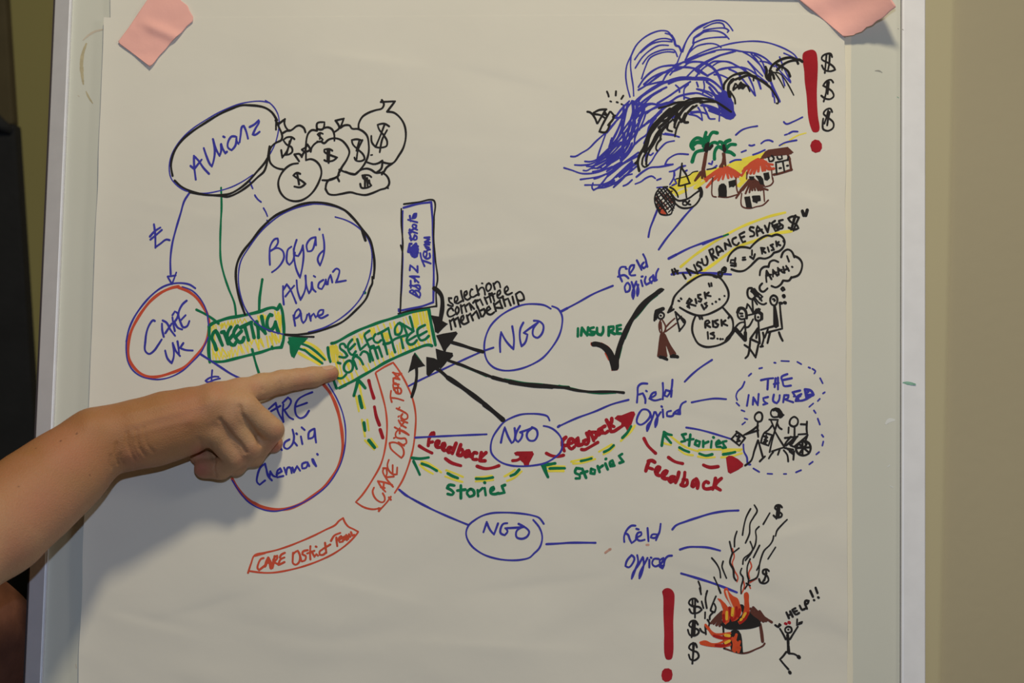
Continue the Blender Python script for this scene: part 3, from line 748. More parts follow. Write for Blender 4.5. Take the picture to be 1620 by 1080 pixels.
g3.8 935,555 925,610 918,660 / 935,555 960,570 995,578 / 940,580 965,610 990,640 / 1055,675 1090,695 1130,710 / 1210,722 1260,738 1310,728 / 1395,728 1440,722 1488,710
## handwriting|green word reading Stories above the yellow dashes
g3.6 1105,570 1075,575 1090,600 1100,625 1070,630 / 1140,575 1130,660 / 1115,615 1165,610 / 1185,620 1175,650 1205,665 1215,630 1185,620 / 1240,625 1240,670 / 1245,645 1280,630 / 1305,625 1300,675 / 1318,595 1322,598 / 1340,650 1375,640 1360,620 1340,640 1345,670 1375,670 / 1420,625 1390,630 1400,655 1415,675 1390,678
# dashed_oval|dashed blue outline around the small figures
@ 1140 560 5.4
b2.3 185,600 210,580 / 205,548 230,556 / 178,478 205,488 / 135,415 160,440 / 205,235 185,280 145,320 132,360 142,392 / 262,165 240,185 / 330,122 355,116 / 458,72 470,74 / 518,57 585,60 / 655,65 690,85 / 752,112 765,118 / 785,125 810,145 800,165 / 850,205 872,248 / 875,335 890,325 / 830,400 848,380 / 757,450 792,420 / 797,480 812,502 / 830,550 848,600 / 865,688 878,705 / 878,745 870,780 / 818,855 842,835 / 758,940 788,918 / 645,1008 688,990 / 540,1022 562,1022 / 400,1020 442,1022 / 280,975 330,1005
b2.6 195,770 200,830 225,880 235,940 255,942
## handwriting|blue capitals reading THE INSURED
b3 345,222 400,210 450,205 / 405,215 400,300 / 470,205 462,280 / 490,200 490,300 / 455,255 495,245 / 570,170 520,195 530,235 540,270 600,268 / 535,220 608,205 / 240,348 225,440 / 275,430 280,370 318,435 325,340 / 405,365 365,375 370,400 400,420 365,430 / 455,345 450,400 480,418 500,390 505,350 / 535,410 545,350 580,350 575,375 545,385 620,410 / 680,310 615,325 640,360 625,360 / 640,400 655,360 690,340 / 645,400 700,395 740,380
b3.4 720,300 735,375 / 720,300 770,310 795,345 740,380 / 740,350 780,345 / 740,365 790,350 / 735,330 750,320 / 660,360 665,395 / 650,370 680,355
# stick_figure|figure holding a square dollar note in the dashed ring
k2.8 325,495 295,520 292,550 315,575 345,570 357,530 345,500 325,495 / 318,580 316,640 322,705 / 320,610 270,650 200,690 / 322,650 260,670 215,685 / 320,735 290,820 260,910 210,950 / 322,735 345,820 362,880 / 380,872 365,885 335,915
k2.8 92,725 145,665 210,715 160,780 92,725 / 135,660 150,675
k3 135,700 165,705 145,725 165,740 140,745 / 155,695 148,745
# stick_figure|figure in a long dress in the dashed ring
k2.6 480,465 440,475 428,505 445,535 490,535 / 415,558 490,560 465,650 430,565 / 440,610 405,650 375,670 345,755 410,780 440,690 380,672 / 485,590 500,625 522,640 / 465,650 440,740 420,835 / 465,660 500,720 545,790 / 440,830 500,808 545,795 / 450,835 430,860 412,890 / 505,815 490,858
k1.5 * 440,470 470,458 500,465 520,490 530,510 542,518 520,540 508,545 490,530 492,500 470,480 450,485
k3 370,700 400,710 375,730 400,740 370,750 / 390,695 385,755
# stick_figure|figure seated in a wheelchair
k2.8 625,535 595,560 592,600 625,618 655,600 660,560 640,538 625,535 / 632,620 632,700 / 582,625 580,672 / 685,598 735,600 / 738,575 735,640 740,680 665,685 / 550,715 640,705 560,780 / 600,705 550,770 545,800 620,815 / 650,705 600,780 640,795 / 590,770 660,700 / 540,820 570,860 578,915 / 560,800 620,840 / 628,830 622,900 / 630,790 690,740 745,690 720,750 / 590,830 625,855
## wheel
k3.2 708,740 665,765 645,810 665,850 708,865 755,845 770,800 755,760 708,740 / 700,745 700,860 / 650,800 770,795 / 670,765 750,835 / 725,750 730,770 / 680,840 735,770
# connector_line
# wave_drawing|tangled blue and black breaking wave
@ 880 20 6
b2.1 745,445 800,370 880,300 960,255 1040,245 1100,260 / 750,525 820,420 900,350 980,310 1065,310 / 820,485 880,410 970,365 1060,348 1120,355 1150,415 / 810,625 845,520 890,430 980,385 1060,370 1120,375 / 800,380 900,300 1000,272 1100,275
b2.2 1100,230 1060,180 1000,170 920,190 830,240 760,310 710,410 670,500 660,600 675,710 700,800
b2.2 710,410 705,500 715,600 730,700 735,790 / 1035,195 1080,210 1110,250
b3.2 1095,215 1120,260 1135,310 1165,320 1185,365
b2.1 1140,500 1170,420 1220,300 1270,210 1340,140 1440,95
b2.2 1225,450 1250,400 1300,310
b3.2 1300,290 1310,240 1350,215 1400,180 1440,170
@ 1080 20 6
b2.1 0,370 40,260 100,180 200,120 270,85 340,72 400,85 440,120 475,170 / 200,145 280,105 340,95 380,105 398,135 / 195,170 260,155 350,145 410,150 438,170 425,185 / 105,240 160,200 250,175 330,175 390,200 440,250 / 110,285 200,250 300,235 420,232 / 60,380 130,320 200,298 280,292 330,305 365,330
b2.1 30,450 150,390 250,350 350,320 450,295 560,278 680,272 800,285 900,315 1000,360 1060,400 1090,440
b2.4 15,470 120,430 220,390 330,355 450,350 560,368 680,385 780,430 850,490
b2.1 30,440 70,350 110,290
b2.4 130,550 200,490 300,430 400,390 500,365
b2.1 230,600 300,560 400,530 500,515 580,520 650,550 720,600 800,660 / 290,500 340,470 400,462 470,480 540,515 / 570,370 640,410 700,460 740,500 800,610 / 620,460 680,540 720,640 745,720 / 620,460 700,540 760,600 / 650,390 720,470 770,560 820,650 / 735,460 800,470 870,510 / 960,385 1020,410 1080,440 / 680,400 740,440 790,560 / 880,500 950,580 1025,660 / 920,420 960,520 1025,650 / 940,580 970,690
b3.5 560,520 620,570 700,620 800,670 / 840,660 870,730 920,840 / 850,700 860,790
b2.4 630,610 670,700 690,780 / 540,600 620,690 690,785 / 700,600 720,660 740,720 / 870,800 875,850
b2.4 -100,560 0,520 60,475 150,465 230,480 300,530 350,600 380,700 / 0,515 80,520 160,560 240,600
@ 1060 80 9
b2.4 0,215 80,200 200,160 330,100 480,50 640,10 / 230,180 320,155 420,160 500,190 600,240 650,300 700,390 745,520 / 0,345 60,280 140,240 240,235 330,245 400,265 470,310 540,360 / 240,370 330,280 420,210 560,130 700,70 900,20 / 370,370 450,270 560,190 620,155 720,150 840,160 960,220 1080,280 / 540,350 640,300 720,260 840,240 980,235 1080,260 / 360,280 420,330 / 630,340 720,345 840,400 / 840,260 960,320 1080,460
b3.2 -20,470 100,420 240,390 380,385 500,390 600,430 700,510 780,600 850,700 890,800
b2.9 0,420 150,380 300,380
b3.0 560,520 620,600 700,720 780,850 860,950 / 520,440 620,520 700,620 760,720 820,850 / 860,680 890,780 900,880 / 640,640 720,760 780,880 / 700,600 790,700 870,830
b1.5 * 760,560 810,590 850,680 900,740 905,850 935,915 900,960 860,978 800,965 730,920 740,850 690,780 640,690 640,620 700,640
b2.4 380,545 470,575 600,650 / 380,450 400,510 / 480,440 490,520 465,610 / 0,640 100,570 260,460 / 200,690 205,540 260,480 / 80,490 130,540 135,590 / 390,545 560,590 650,650 / 0,740 100,660 240,615 400,605 500,640 620,690 / 200,660 300,690 / 0,760 100,745 / 300,880 420,875 520,900 560,960 / 270,905 380,930 460,990 / 400,810 440,880 460,990 / 480,800 530,900 560,965 640,970 / 440,780 560,800 700,870 / 540,810 700,890 / 700,800 705,900 700,1000
b3.5 460,770 560,790 700,850 760,890 / 300,880 400,870 / 560,850 740,920
@ 1010 80 9
b2.7 0,520 80,400 200,290 320,230 450,210 560,205 640,160 / 0,560 100,500 250,390 400,290 520,240 640,235 780,250 900,290 / 120,490 240,460 350,440 / 350,430 400,340 480,260 540,190
b3.0 80,480 200,380 330,320 450,290
b4.4 -60,760 0,690 100,610 220,530 350,460 480,425 620,400 760,400 900,400 1000,410
b2.7 0,720 60,640 130,580 / 0,780 120,680 240,600 400,520 / 0,830 100,740 200,640 330,560 / 270,750 400,670 560,560 740,440 / 0,840 100,770 200,755 290,775 430,740 560,660 700,620 800,605 / 0,930 120,870 300,790 450,750 / 120,890 250,800 380,760 500,735 580,750 / 60,1080 200,980 330,850 450,760 / 80,1070 150,1000 / 170,1080 220,980 330,870 / 0,1000 60,850 100,760
@ 960 160 9
b2.7 130,220 220,100 320,0 / 0,430 100,320 200,210 300,80 360,0 / 110,240 200,230 260,180 / 0,450 120,300 / 210,200 215,330 200,440 / 380,0 390,150 400,290 390,440 / 0,700 80,640 130,560 220,430 320,290 420,160 520,60 / 0,760 100,650 220,500 330,350 450,200 / 0,820 120,700 240,560 380,400 460,300 / 0,840 130,780 250,640 380,500 430,400 / 430,420 520,350 620,270 700,200 / 390,620 480,540 570,470 620,330 700,200 820,80 / 390,620 400,520 440,420 / 0,900 120,810 230,740 320,600 / 200,860 210,740 240,620 230,500 220,330 / 200,860 300,760 390,620 / 220,800 340,680 / 0,1000 100,930 200,870
b3.2 240,60 230,200 160,400 80,560 / 300,40 260,200 240,320 / 360,0 370,150 330,300 300,440 / 420,0 420,130 380,280 / 340,300 300,450 250,600 / 230,340 180,470 110,610 / 60,560 50,650 / 70,530 80,640 130,560 / 400,300 350,450 290,620 / 390,200 370,330 340,480 / 500,40 460,150 400,260 / 250,460 240,640 210,780 / 340,500 300,640 230,740
b2.9 380,380 330,560 250,720 / 460,20 400,160 / 280,120 250,260 220,420 / 300,560 230,640
b2.7 490,40 560,60 640,40 740,50 900,10 / 560,160 740,60 860,20 / 540,30 530,140 480,260 440,380 / 560,150 520,280 460,410 / 470,140 600,40 / 580,470 600,370 700,240 / 530,600 570,500 580,440 / 0,1040 120,960 240,880 330,820 450,730 / 0,1080 100,1000 220,900 350,830 460,770 / 130,1080 300,960 430,860 / 180,1080 320,960 440,880 / 240,1075 340,1000 420,930 / 420,1080 520,1000 610,950 760,935 940,900
b2.3 600,900 640,850 700,750 780,650 850,590 960,565 / 580,740 620,770 660,740 / 830,900 860,840 920,790 1000,755 1160,758 / 830,905 940,900 / 890,1005 960,990 1060,930 1120,920 / 960,1000 965,1060
b2.3 800,470 880,480 960,490 1030,510 / 830,460 960,480 / 930,240 980,210 / 560,740 550,850
@ 880 200 9.82
b2.3 225,468 290,470 400,410 500,350 620,230 780,90 / 780,80 720,250 660,420 630,530 / 445,545 520,550 620,520 700,450 830,330 / 285,600 380,605 520,590 600,560 / 470,620 560,620 650,560 / 120,645 250,685 380,730 500,735 640,715 760,670 870,625 / 420,685 470,690 550,650 620,650 700,640 / 565,705 680,680 800,600 900,540 980,490 / 375,825 450,815 560,800 700,770 830,710 950,620 1020,560
b2.3 445,912 560,910 700,905 830,860 950,750 1178,540 / 570,880 555,950 580,990 640,960 750,950 860,910 950,860 / 640,960 720,870 820,740 950,600 1000,560 / 890,945 1000,850 1178,650 / 1040,925 1100,900 1178,830 / 640,960 800,900 950,860 1100,760 1178,740 / 900,900 1000,820 1080,760
b3.0 590,810 660,790 740,755 / 560,650 640,560 760,480 900,330 1000,250 / 620,600 760,530 900,440 1020,330 / 620,540 700,480 820,380 / 820,320 860,200 / 860,300 940,200 1000,100 / 640,650 720,600 860,500 1000,400 / 1010,380 1040,200 / 1010,560 1020,420 / 1030,480 1120,380 1178,260 / 1000,520 1060,430 / 720,670 860,560 1000,440
b3.0 900,840 820,890 760,930 / 960,770 1100,640 1178,560
@ 960 160 9
k4.0 460,990 440,880 470,760 520,680 560,560 600,450 660,350 740,260 820,180 900,110
k4.4 540,720 580,600 610,480 680,380 760,290 / 560,640 600,520 650,400
k2.9 405,890 440,840 480,760 / 460,1000 440,900 / 500,900 510,820 560,730 / 510,920 540,940 590,910 / 560,900 570,800 600,720 660,620 740,480 / 560,720 640,600 700,480 760,400 / 740,100 860,70 1000,20 1100,10 / 780,270 870,180 960,110 1060,50 / 760,290 860,260 900,200 1000,150 1010,190 / 770,540 720,600 700,680 720,710 / 760,540 780,440 860,340 / 850,370 870,410 930,430 / 880,300 860,380 / 960,370 980,300 1020,220 / 970,380 960,330 980,270 / 1030,300 990,400 970,500 / 640,630 760,430 940,260
k4.0 640,400 780,260 900,170 1020,80 / 740,380 860,280 960,180 1000,150 / 1020,210 1060,290 / 1020,230 1080,130 1200,30 / 1060,290 1120,200 1230,80 / 1120,180 1090,260 1110,300 1155,300
@ 1060 80 9
k3.2 0,850 80,790 180,745 300,690 420,680 540,690 640,720 740,780 870,870 / 0,930 100,860 200,770 320,720 440,690 / 130,900 220,800 340,740 460,720 / 430,740 530,725 640,730 / 0,960 90,880 / 110,960 160,870 250,780 / 200,980 260,870 380,780 / 60,1000 100,900 / 205,960 210,1020 255,1020
k3.2 765,545 770,480 830,400 900,350 1000,320 1080,315 / 930,410 1000,380 1080,360
k4.4 850,650 830,560 840,480 880,420 / 860,450 900,410
k2.7 900,540 930,470 / 900,560 960,500 940,470 / 960,520 1000,460 / 980,540 1020,470 1010,450 / 1000,530 1050,480 / 870,600 920,680 930,750 / 860,580 860,660 / 1040,540 1070,500
@ 1170 90 13.5
k3.5 0,470 80,420 200,390 320,430 420,480 540,550 650,640 / 0,370 80,340 180,340 260,390 350,420
k2.4 650,640 720,740 790,850 830,940 820,990 790,985 / 0,600 80,590 130,620 50,670 / 170,620 220,730 / 300,440 300,500 / 20,550 100,590 200,630
k4.0 620,480 640,360 680,300 / 660,500 660,380 710,330 / 720,380 740,460 / 555,210 580,280 570,400 600,460
k3.5 640,300 700,180 820,90 960,30 1080,15 1200,50 1250,140 / 800,280 880,200 1000,120 1120,80 1220,70 / 800,160 900,210 960,240 1040,310 1080,410 / 1200,60 1280,60 1340,100
k1.9 700,330 840,340 960,460 1060,620 1160,810 / 760,340 860,480 950,650 / 900,200 910,280
# boat_drawing|small upturned boat thrown up beside the wave
@ 900 100 10.8
k2.9 640,790 520,800 420,850 / 315,830 360,840 400,870 470,875 540,890 630,950 / 400,870 450,950 480,1030 / 630,790 560,910 490,1030 / 700,830 640,930 560,1080 / 715,830 770,910 670,1060 / 640,880 625,850 / 610,880 660,890 / 790,895 750,920 / 560,1080 520,1170 630,1180 700,1050
k3 650,485 670,530 680,570 / 805,480 800,550 / 930,555 895,610
k2.6 705,650 725,658 / 815,665 835,672 / 895,698 908,704
# sea_marks|short blue ripple strokes between wave and beach
@ 880 160 5.684
b2.3 710,745 760,725 810,690 860,675 890,695 / 905,710 940,697
b2.3 1065,705 1080,740 1040,760 / 1060,640 1055,690 1020,750 / 1150,585 1140,590 / 1160,630 1175,622 / 905,778 960,775 1000,790
@ 1080 160 5.684
b2.4 478,303 530,260 600,235 672,223 / 910,185 930,203 1000,180 1078,142 / 918,303 942,295 / 955,290 990,272 1035,272 / 870,398 920,372 1025,350 / 705,380 740,355 780,350 810,362 / 598,395 620,400 645,392 / 528,458 570,442 / 632,482 680,465 740,437 / 425,550 470,530 525,527 / 235,560 260,568 268,540 / 218,615 270,605 305,580
# beach|yellow strip of sand behind the huts
y1.5 * 740,455 690,480 600,500 520,525 440,555 400,580 320,600 230,620 180,640 100,640 70,665 0,680 -40,700 -110,770 -130,800 -90,830 -20,780 60,770 200,690 220,720 330,600 420,580 500,650 560,610 620,540 700,515 750,475
y4.4 200,720 120,780 / 500,760 560,690 / 520,700 580,640 / -60,840 30,800 / 160,740 110,780
y2.6 510,770 580,700
y2 960,350 1040,305 1110,285 / 870,400 920,380
k1.6 -60,700 60,665 90,640 135,630 / 220,615 300,600
# palm_tree|taller palm tree with brown trunk and green fronds
w3.4 210,450 205,530 190,610 / 215,460 200,560 170,640 110,715 / 205,470 180,600 / 190,610 200,680 / 180,600 175,690 / 160,640 120,700
## frond
g5 200,420 180,350 130,330 90,360 75,400 95,430 / 190,440 120,460 85,545 / 195,380 130,370 90,400 / 205,420 195,340 210,280 / 220,400 240,320 270,280 310,285 / 225,430 260,380 290,370 315,380
g6 200,430 210,370 / 190,400 220,330 / 215,440 225,360
k4 200,440 215,390 / 215,450 230,380 / 240,430 265,400
# palm_tree|shorter palm tree with brown trunk and green fronds
w3 360,470 365,540 335,590 / 375,470 385,580 / 370,480 355,590 / 380,570 370,500
## frond
g5 365,430 320,410 290,450 285,520 / 370,420 350,370 330,365 / 375,430 385,370 425,350 / 385,430 430,390 475,390 / 380,450 430,460 465,485
k4 370,440 370,400 / 375,450 380,430
# boat_drawing|sailing boat with a chequered net in front of the beach
@ 1030 260 12.7
k2.6 600,60 580,240 555,400 550,430 600,430 700,400 780,380 / 620,-20 620,70 700,200 770,370 / 680,410 710,665 / 380,460 460,510 520,590 540,655 / 430,620 480,690 550,730 650,720 760,680 880,590 980,520 / 480,780 560,850 640,880 780,870 870,830 950,740 1000,640 / 990,480 950,490
k4.6 1000,640 1010,560 990,480
k2.6 770,730 740,770 700,820 640,810 640,760 690,740 730,790 790,810
## fishing_net
o4 170,880 230,980 / 200,880 250,970 / 210,900 270,990 / 180,890 200,960
w2.3 110,660 220,760 / 90,720 180,820 / 180,560 300,700 / 300,600 400,720 / 360,720 460,780 / 250,780 340,900 / 330,520 440,640 / 400,780 440,700 / 120,800 260,900 / 380,560 420,540
k2.1 170,480 100,580 70,700 90,820 160,960 190,1000 400,995 430,900 480,780 430,650 330,500 240,455 330,450 / 190,500 460,880 / 250,490 480,790 / 150,540 440,920 / 110,600 330,1010 / 90,680 300,960 / 330,500 450,680 / 80,780 180,940
k1.8 250,480 110,620 / 330,500 80,720 / 380,560 90,820 / 420,620 130,880 / 450,700 240,860 160,940 / 470,780 280,920 / 430,880 350,960 / 400,560 420,640 440,700 / 360,520 420,600
# connector_line
@ 880 160 5.684
b2.6 905,980 870,1080
@ 960 320 6
b2.8 472,90 440,170 410,250 395,328
# connector_line
b2.8 820,40 740,130 650,240 560,350 492,448
# hut|left hut with an orange thatched roof
@ 1080 160 5.684
w2 270,690 262,770 270,855 300,862 / 320,860 400,865 490,840 / 478,690 488,800 495,820
o3.6 370,600 290,640 200,700 / 350,600 260,660 210,720 / 380,610 300,680 215,775 / 370,610 320,710 / 385,610 360,700 / 390,610 410,690 / 400,600 450,650 480,690 / 400,595 470,630 520,665 / 340,620 250,680 / 410,610 440,680 / 345,630 290,700 / 430,620 500,680
o5 300,640 370,600 440,630 / 230,690 330,620 / 420,610 500,660
k1.5 * 325,850 322,790 330,760 350,745 370,745 388,765 392,810 392,860 350,858
k1.5 * 415,725 470,710 475,750 455,770 440,765 420,775
# hut|middle hut with an orange thatched roof
w2 578,640 575,700 / 800,620 808,700 815,720 790,755 740,770 / 810,690 812,712
o3.6 680,520 600,570 530,670 / 670,530 600,610 580,650 / 690,530 640,650 / 690,525 680,630 / 700,530 720,625 / 700,525 770,610 820,605 / 710,520 760,560 810,570 / 650,535 590,600 / 660,550 610,650 / 700,540 740,620 / 720,530 790,600 / 620,560 540,630
o5 620,560 690,530 750,550 / 560,610 640,550
k1.5 * 600,680 640,680 636,705 610,705
k1.5 * 660,672 700,675 720,700 728,750 700,745 680,700
k1.5 * 730,650 772,642 780,690 760,710 740,705
# hut|front hut with a brown striped roof
w3 600,705 560,760 480,870 / 610,705 540,800 / 615,710 565,830 / 620,710 600,820 / 625,710 625,800 / 630,705 650,800 / 635,705 680,800 / 640,700 700,800 / 640,700 720,780 765,798 / 590,720 520,800 / 650,710 715,795 / 580,730 500,830 / 655,715 730,760
w2 530,830 532,945 600,965 660,950 720,935 770,890 / 728,800 735,900
k1.5 * 558,865 600,858 620,960 575,955
k3 630,860 690,855 695,890 640,900 635,870 / 640,880 690,875 / 660,860 665,910 / 635,895 660,905
# house|small house with a dark brown roof at the end of the beach
w1.5 * 745,455 770,440 945,415 965,435 992,460 975,472 880,485 780,490 745,510 700,515 720,490
w3.6 780,450 940,430 / 760,470 960,460 / 820,660 870,650 980,615 / 960,510 975,610 / 945,480 965,520 / 720,500 780,495
k2.6 770,505 780,540 810,535 820,510 800,490 / 850,500 860,520 895,515 890,490 / 845,650 838,550 900,538 950,525 / 900,540 915,630 / 870,602 885,600 / 938,580 948,578 / 950,500 945,530
# exclamation_mark|tall red exclamation mark at the top right
@ 1080 20 6
r1.5 * 1142,410 1150,385 1200,360 1235,357 1260,375 1275,450 1277,600 1270,750 1275,900 1283,1000 1293,1060 1296,1090 1292,1115 1278,1128 1260,1131 1240,1126 1226,1100 1200,1000 1190,900 1180,760 1165,650 1158,550
## dot
@ 1080 160 5.684
r1.5 * 1152,400 1165,365 1190,348 1225,355 1248,385 1250,420 1232,450 1195,460 1165,445
# dollar_sign|topmost dollar sign at the top right
@ 1080 20 6
k2.7 1418,420 1405,390 1370,390 1325,415 1320,440 1380,475 1430,510 1448,540 1400,555 1345,540 1322,500 / 1365,395 1358,480 1350,570 / 1395,395 1392,480 1380,540
# dollar_sign|middle dollar sign at the top right
k2.7 1430,660 1410,635 1370,645 1335,690 1380,715 1420,745 1435,790 1400,818 1350,810 1318,785 / 1375,650 1362,760 1340,840 / 1390,655 1378,770
# dollar_sign|third dollar sign down at the top right
@ 1080 160 5.684
k2.7 1345,95 1330,65 1290,75 1268,110 1300,140 1355,190 1355,235 1310,265 1265,250 1260,200 1265,155 / 1310,85 1295,140 1275,200 / 1325,95 1310,150 1300,215
# handwriting|blue script Field Officer, the highest one
@ 960 320 6
b2.9 145,750 120,690 118,650 135,615 180,612 / 105,705 165,690 185,700 205,720 / 180,628 190,630 / 215,680 255,620 260,595 230,600 212,640 225,690 270,690 / 285,550 310,600 330,640 / 350,570 330,600 350,625 375,600 370,545 345,492 / 370,560 385,610
b2.9 190,765 170,800 180,850 210,840 220,790 200,762 / 235,755 250,800 262,850 250,915 240,880 260,800 280,750 / 275,760 295,800 300,850 290,885 285,840 300,780 / 325,740 340,795 / 330,705 340,702 / 370,705 360,750 375,780 410,760 440,740 430,700 405,730 425,765 / 440,690 455,745 475,735 / 465,730 470,670 490,630
# connector_line
b3.4 587,533 660,495
b2.8 655,498 780,435 940,375 1090,323
@ 1050 320 6.48
b2.6 400,430 540,370 600,350
g2.6 600,350 660,328
# connector_line
b3.2 80,738 150,725 250,720 400,722 550,728 690,738
# highlighter_line|upper yellow line over the slanting slogan
y3.6 175,660 300,555 450,450 620,345 800,250 950,190 1100,140 1245,105
# highlighter_line|lower yellow line under the slanting slogan
y4.2 250,820 350,745 500,640 650,530 800,440 950,390 1100,330 1310,295
# handwriting|black slogan INSURANCE SAVES slanting over the speech bubbles
k3 85,690 105,740 / 110,680 145,730 / 90,720 145,700
k3 195,730 225,780 / 275,745 235,680 / 245,690 350,730 310,640 / 385,620 350,610 340,640 375,660 390,690 360,705 / 390,580 410,640 440,640 450,600 435,555 / 510,590 485,540 465,490 500,475 510,510 490,540 545,570 / 560,540 540,460 555,450 610,500 / 560,515 600,490 / 635,480 625,420 690,450 660,380 / 740,360 705,380 710,420 750,440 770,415 / 825,305 775,330 790,370 810,410 835,400 / 790,365 825,350
k3 920,260 890,255 880,280 925,310 925,340 885,350 / 960,340 950,290 960,245 1020,315 / 960,300 1005,280 / 1035,240 1065,305 1085,210 / 1140,190 1105,215 1125,255 1145,295 1180,280 / 1115,245 1165,225 / 1220,180 1180,190 1190,220 1220,240 1215,265 1160,270 / 1130,260 1190,245
k3 1370,150 1320,145 1275,165 1300,200 1360,230 1380,265 1340,280 1280,260 / 1340,140 1325,200 1305,280 / 1385,155 1355,220 1330,290 / 1350,135 1310,275
k4.4 1420,90 1435,135 / 1470,80 1455,135
# thought_bubble|small bubble reading dollar equals risk down
k3 655,600 665,560 710,500 770,462 840,460 885,470 / 885,470 930,420 1000,365 1060,340 1110,348 / 1110,345 1160,330 1210,350 1240,400 1230,450 1190,495 1130,515 / 1130,515 1100,550 1040,575 975,572 930,610 880,660 820,700 760,705 695,685
k2.8 620,665 595,690 600,720 630,715 638,680 620,665 / 560,715 560,755 590,760 600,725 575,712 / 1225,395 1235,410
## handwriting
k2.8 730,590 690,590 685,620 740,625 740,650 690,645 / 735,570 725,655 / 810,565 835,562 / 810,588 838,585 / 905,490 905,540 / 885,555 920,580 935,530 / 1010,525 1000,480 995,465 1035,470 1010,495 1045,515 / 1065,460 1080,505 / 1120,430 1095,440 1120,465 1130,485 1105,490 / 1150,400 1160,450 / 1180,405 1155,425 1195,440
# thought_bubble|cloud bubble reading AAAH
k3 985,745 995,690 1030,660 1075,658 / 1075,660 1090,610 1130,592 1175,610 / 1205,560 1225,510 1270,482 1310,500 1340,560 / 1340,548 1390,575 1418,620 1412,690 1380,745 1310,770 / 1310,765 1285,800 1230,800 / 1225,800 1200,840 1150,870 1105,855 / 1010,830 985,860 990,900 1020,915 1065,880
k2.8 1220,870 1205,885 1220,905 1240,890 1220,872
k4.8 1232,955 1234,965 / 1232,958 1236,962
k4 1190,1030 1210,1033
k4 1240,1022 1250,1025
## handwriting
k2.8 1055,815 1050,760 1055,700 / 1055,700 1105,785 / 1050,750 1100,740 / 1120,760 1120,690 1165,750 / 1125,730 1155,715 / 1180,740 1170,670 1225,720 / 1180,700 1210,690 / 1240,720 1225,660 / 1285,700 1255,650 / 1235,695 1275,675 / 1315,658 1320,662
k3 1265,550 1285,605
# speech_bubble|large round bubble reading RISK IS
@ 1020 420 6.23
k3 270,380 290,310 370,220 460,150 560,95 620,88 690,100 740,120 790,180 825,260 820,330 770,400 700,445 600,485 520,490 430,460 345,412 / 268,385 230,460 285,430 / 265,410 235,455 / 740,60 725,90 745,105 765,85 745,60 / 785,15 775,45 795,55 800,25 785,15 / 680,105 710,115
## handwriting
k3 330,345 342,350 / 355,322 362,330 / 630,175 640,205 / 655,172 660,200 / 420,400 440,415 420,350 / 415,370 440,325 465,345 430,375 500,395 / 500,330 510,370 / 550,285 525,290 530,315 560,330 550,355 530,350 / 590,265 600,320 / 630,265 595,290 650,300 / 560,385 585,430 / 610,365 590,375 615,395 600,415 / 665,375 668,377 / 700,355 703,357 / 735,330 738,332 / 785,297 788,299
# speech_bubble|lower round bubble reading RISK IS
k3 500,495 475,560 468,640 490,710 530,770 600,800 680,795 760,770 830,720 860,660 872,590 860,520 820,470 770,412 / 840,490 825,515 / 795,740 870,650
k4.6 810,720 850,680 880,635
## handwriting
k3 535,500 545,525 / 560,500 568,525 / 598,610 600,550 625,540 640,560 600,580 645,605 / 670,545 675,600 / 720,535 690,545 700,565 725,580 710,605 690,605 / 755,535 760,590 / 795,540 760,565 815,590 / 620,655 625,720 / 680,660 650,670 685,690 680,715 650,715 / 715,718 720,720 / 745,722 748,724 / 768,722 771,724
# stick_figure|brown trousered figure with black hair holding a paper
k2.8 150,460 130,480 135,515 160,525 185,510 190,480 170,462 150,460 / 155,492 160,494 / 95,540 110,450 185,420 / 100,510 125,440 / 110,500 130,450 / 120,470 185,425
k5 105,520 115,450 / 115,450 180,425 / 120,460 150,450
w2.3 155,540 140,580 150,650 165,670 / 170,530 205,600 200,640 180,670 / 205,610 250,560 295,520 / 205,650 260,610 310,570 / 160,560 165,620 170,660 / 150,560 150,620
w4.4 165,680 150,780 135,890 / 175,680 165,780 155,890 / 180,690 180,790 185,890 / 185,700 195,800 210,890 / 190,680 230,780 280,880 / 195,690 250,800 295,870 / 185,680 215,760 265,890 / 160,700 145,880 / 200,820 200,890
k4 150,900 200,910 220,925 / 170,905 210,920 / 260,895 320,895 / 280,885 325,900
k2.6 300,455 320,540 345,640 / 300,455 345,500 400,550 340,645 / 320,540 360,500 / 345,500 385,560
# audience_figures|four black stick figures facing the speaker, two on chairs
@ 1150 430 7.71
k3.0 305,195 265,200 250,250 265,310 305,330 345,300
k1.5 * 290,235 300,200 340,200 370,240 390,290 400,320 370,300 345,300 320,260
k2.6 305,245 330,260 / 375,250 435,300 400,330 / 380,290 425,350 / 330,335 370,395 / 345,320 400,380 450,395 480,380 / 310,335 320,490 / 240,440 250,390 270,410 320,500 / 245,530 330,510 / 320,575 260,670 240,675
k3.2 320,500 370,490 / 340,490 360,455 / 370,480 385,450 / 380,490 400,455
k4.4 140,470 150,445 200,445 230,480 240,560 / 130,490 150,450
k2.6 130,490 135,540 170,575 215,570 / 160,505 190,507 / 170,538 195,538 / 215,570 225,690 225,770 / 215,610 160,620 90,690 / 220,650 170,720 / 130,640 90,700
k5.3 105,695 170,770 220,830 / 225,740 225,830
k4.4 345,500 380,485 420,510 / 425,510 425,570
k3.0 345,530 350,580 390,595 425,570 / 380,550 384,552 / 385,615 390,700 400,870 / 375,685 330,750 285,815 395,865 / 285,830 275,930 255,1020 225,1050 / 275,930 350,1040 385,880 / 215,890 260,920 / 370,700 358,805
k3.0 570,285 535,310 530,360 555,400 590,405 615,360 610,310 570,285 / 560,330 575,330 / 580,350 585,345 / 645,375 660,560 675,690 500,735 / 415,705 500,680 590,655 / 440,740 450,800 425,900 / 410,910 438,905 / 500,700 460,800 / 525,740 495,865 / 635,735 655,790 680,838
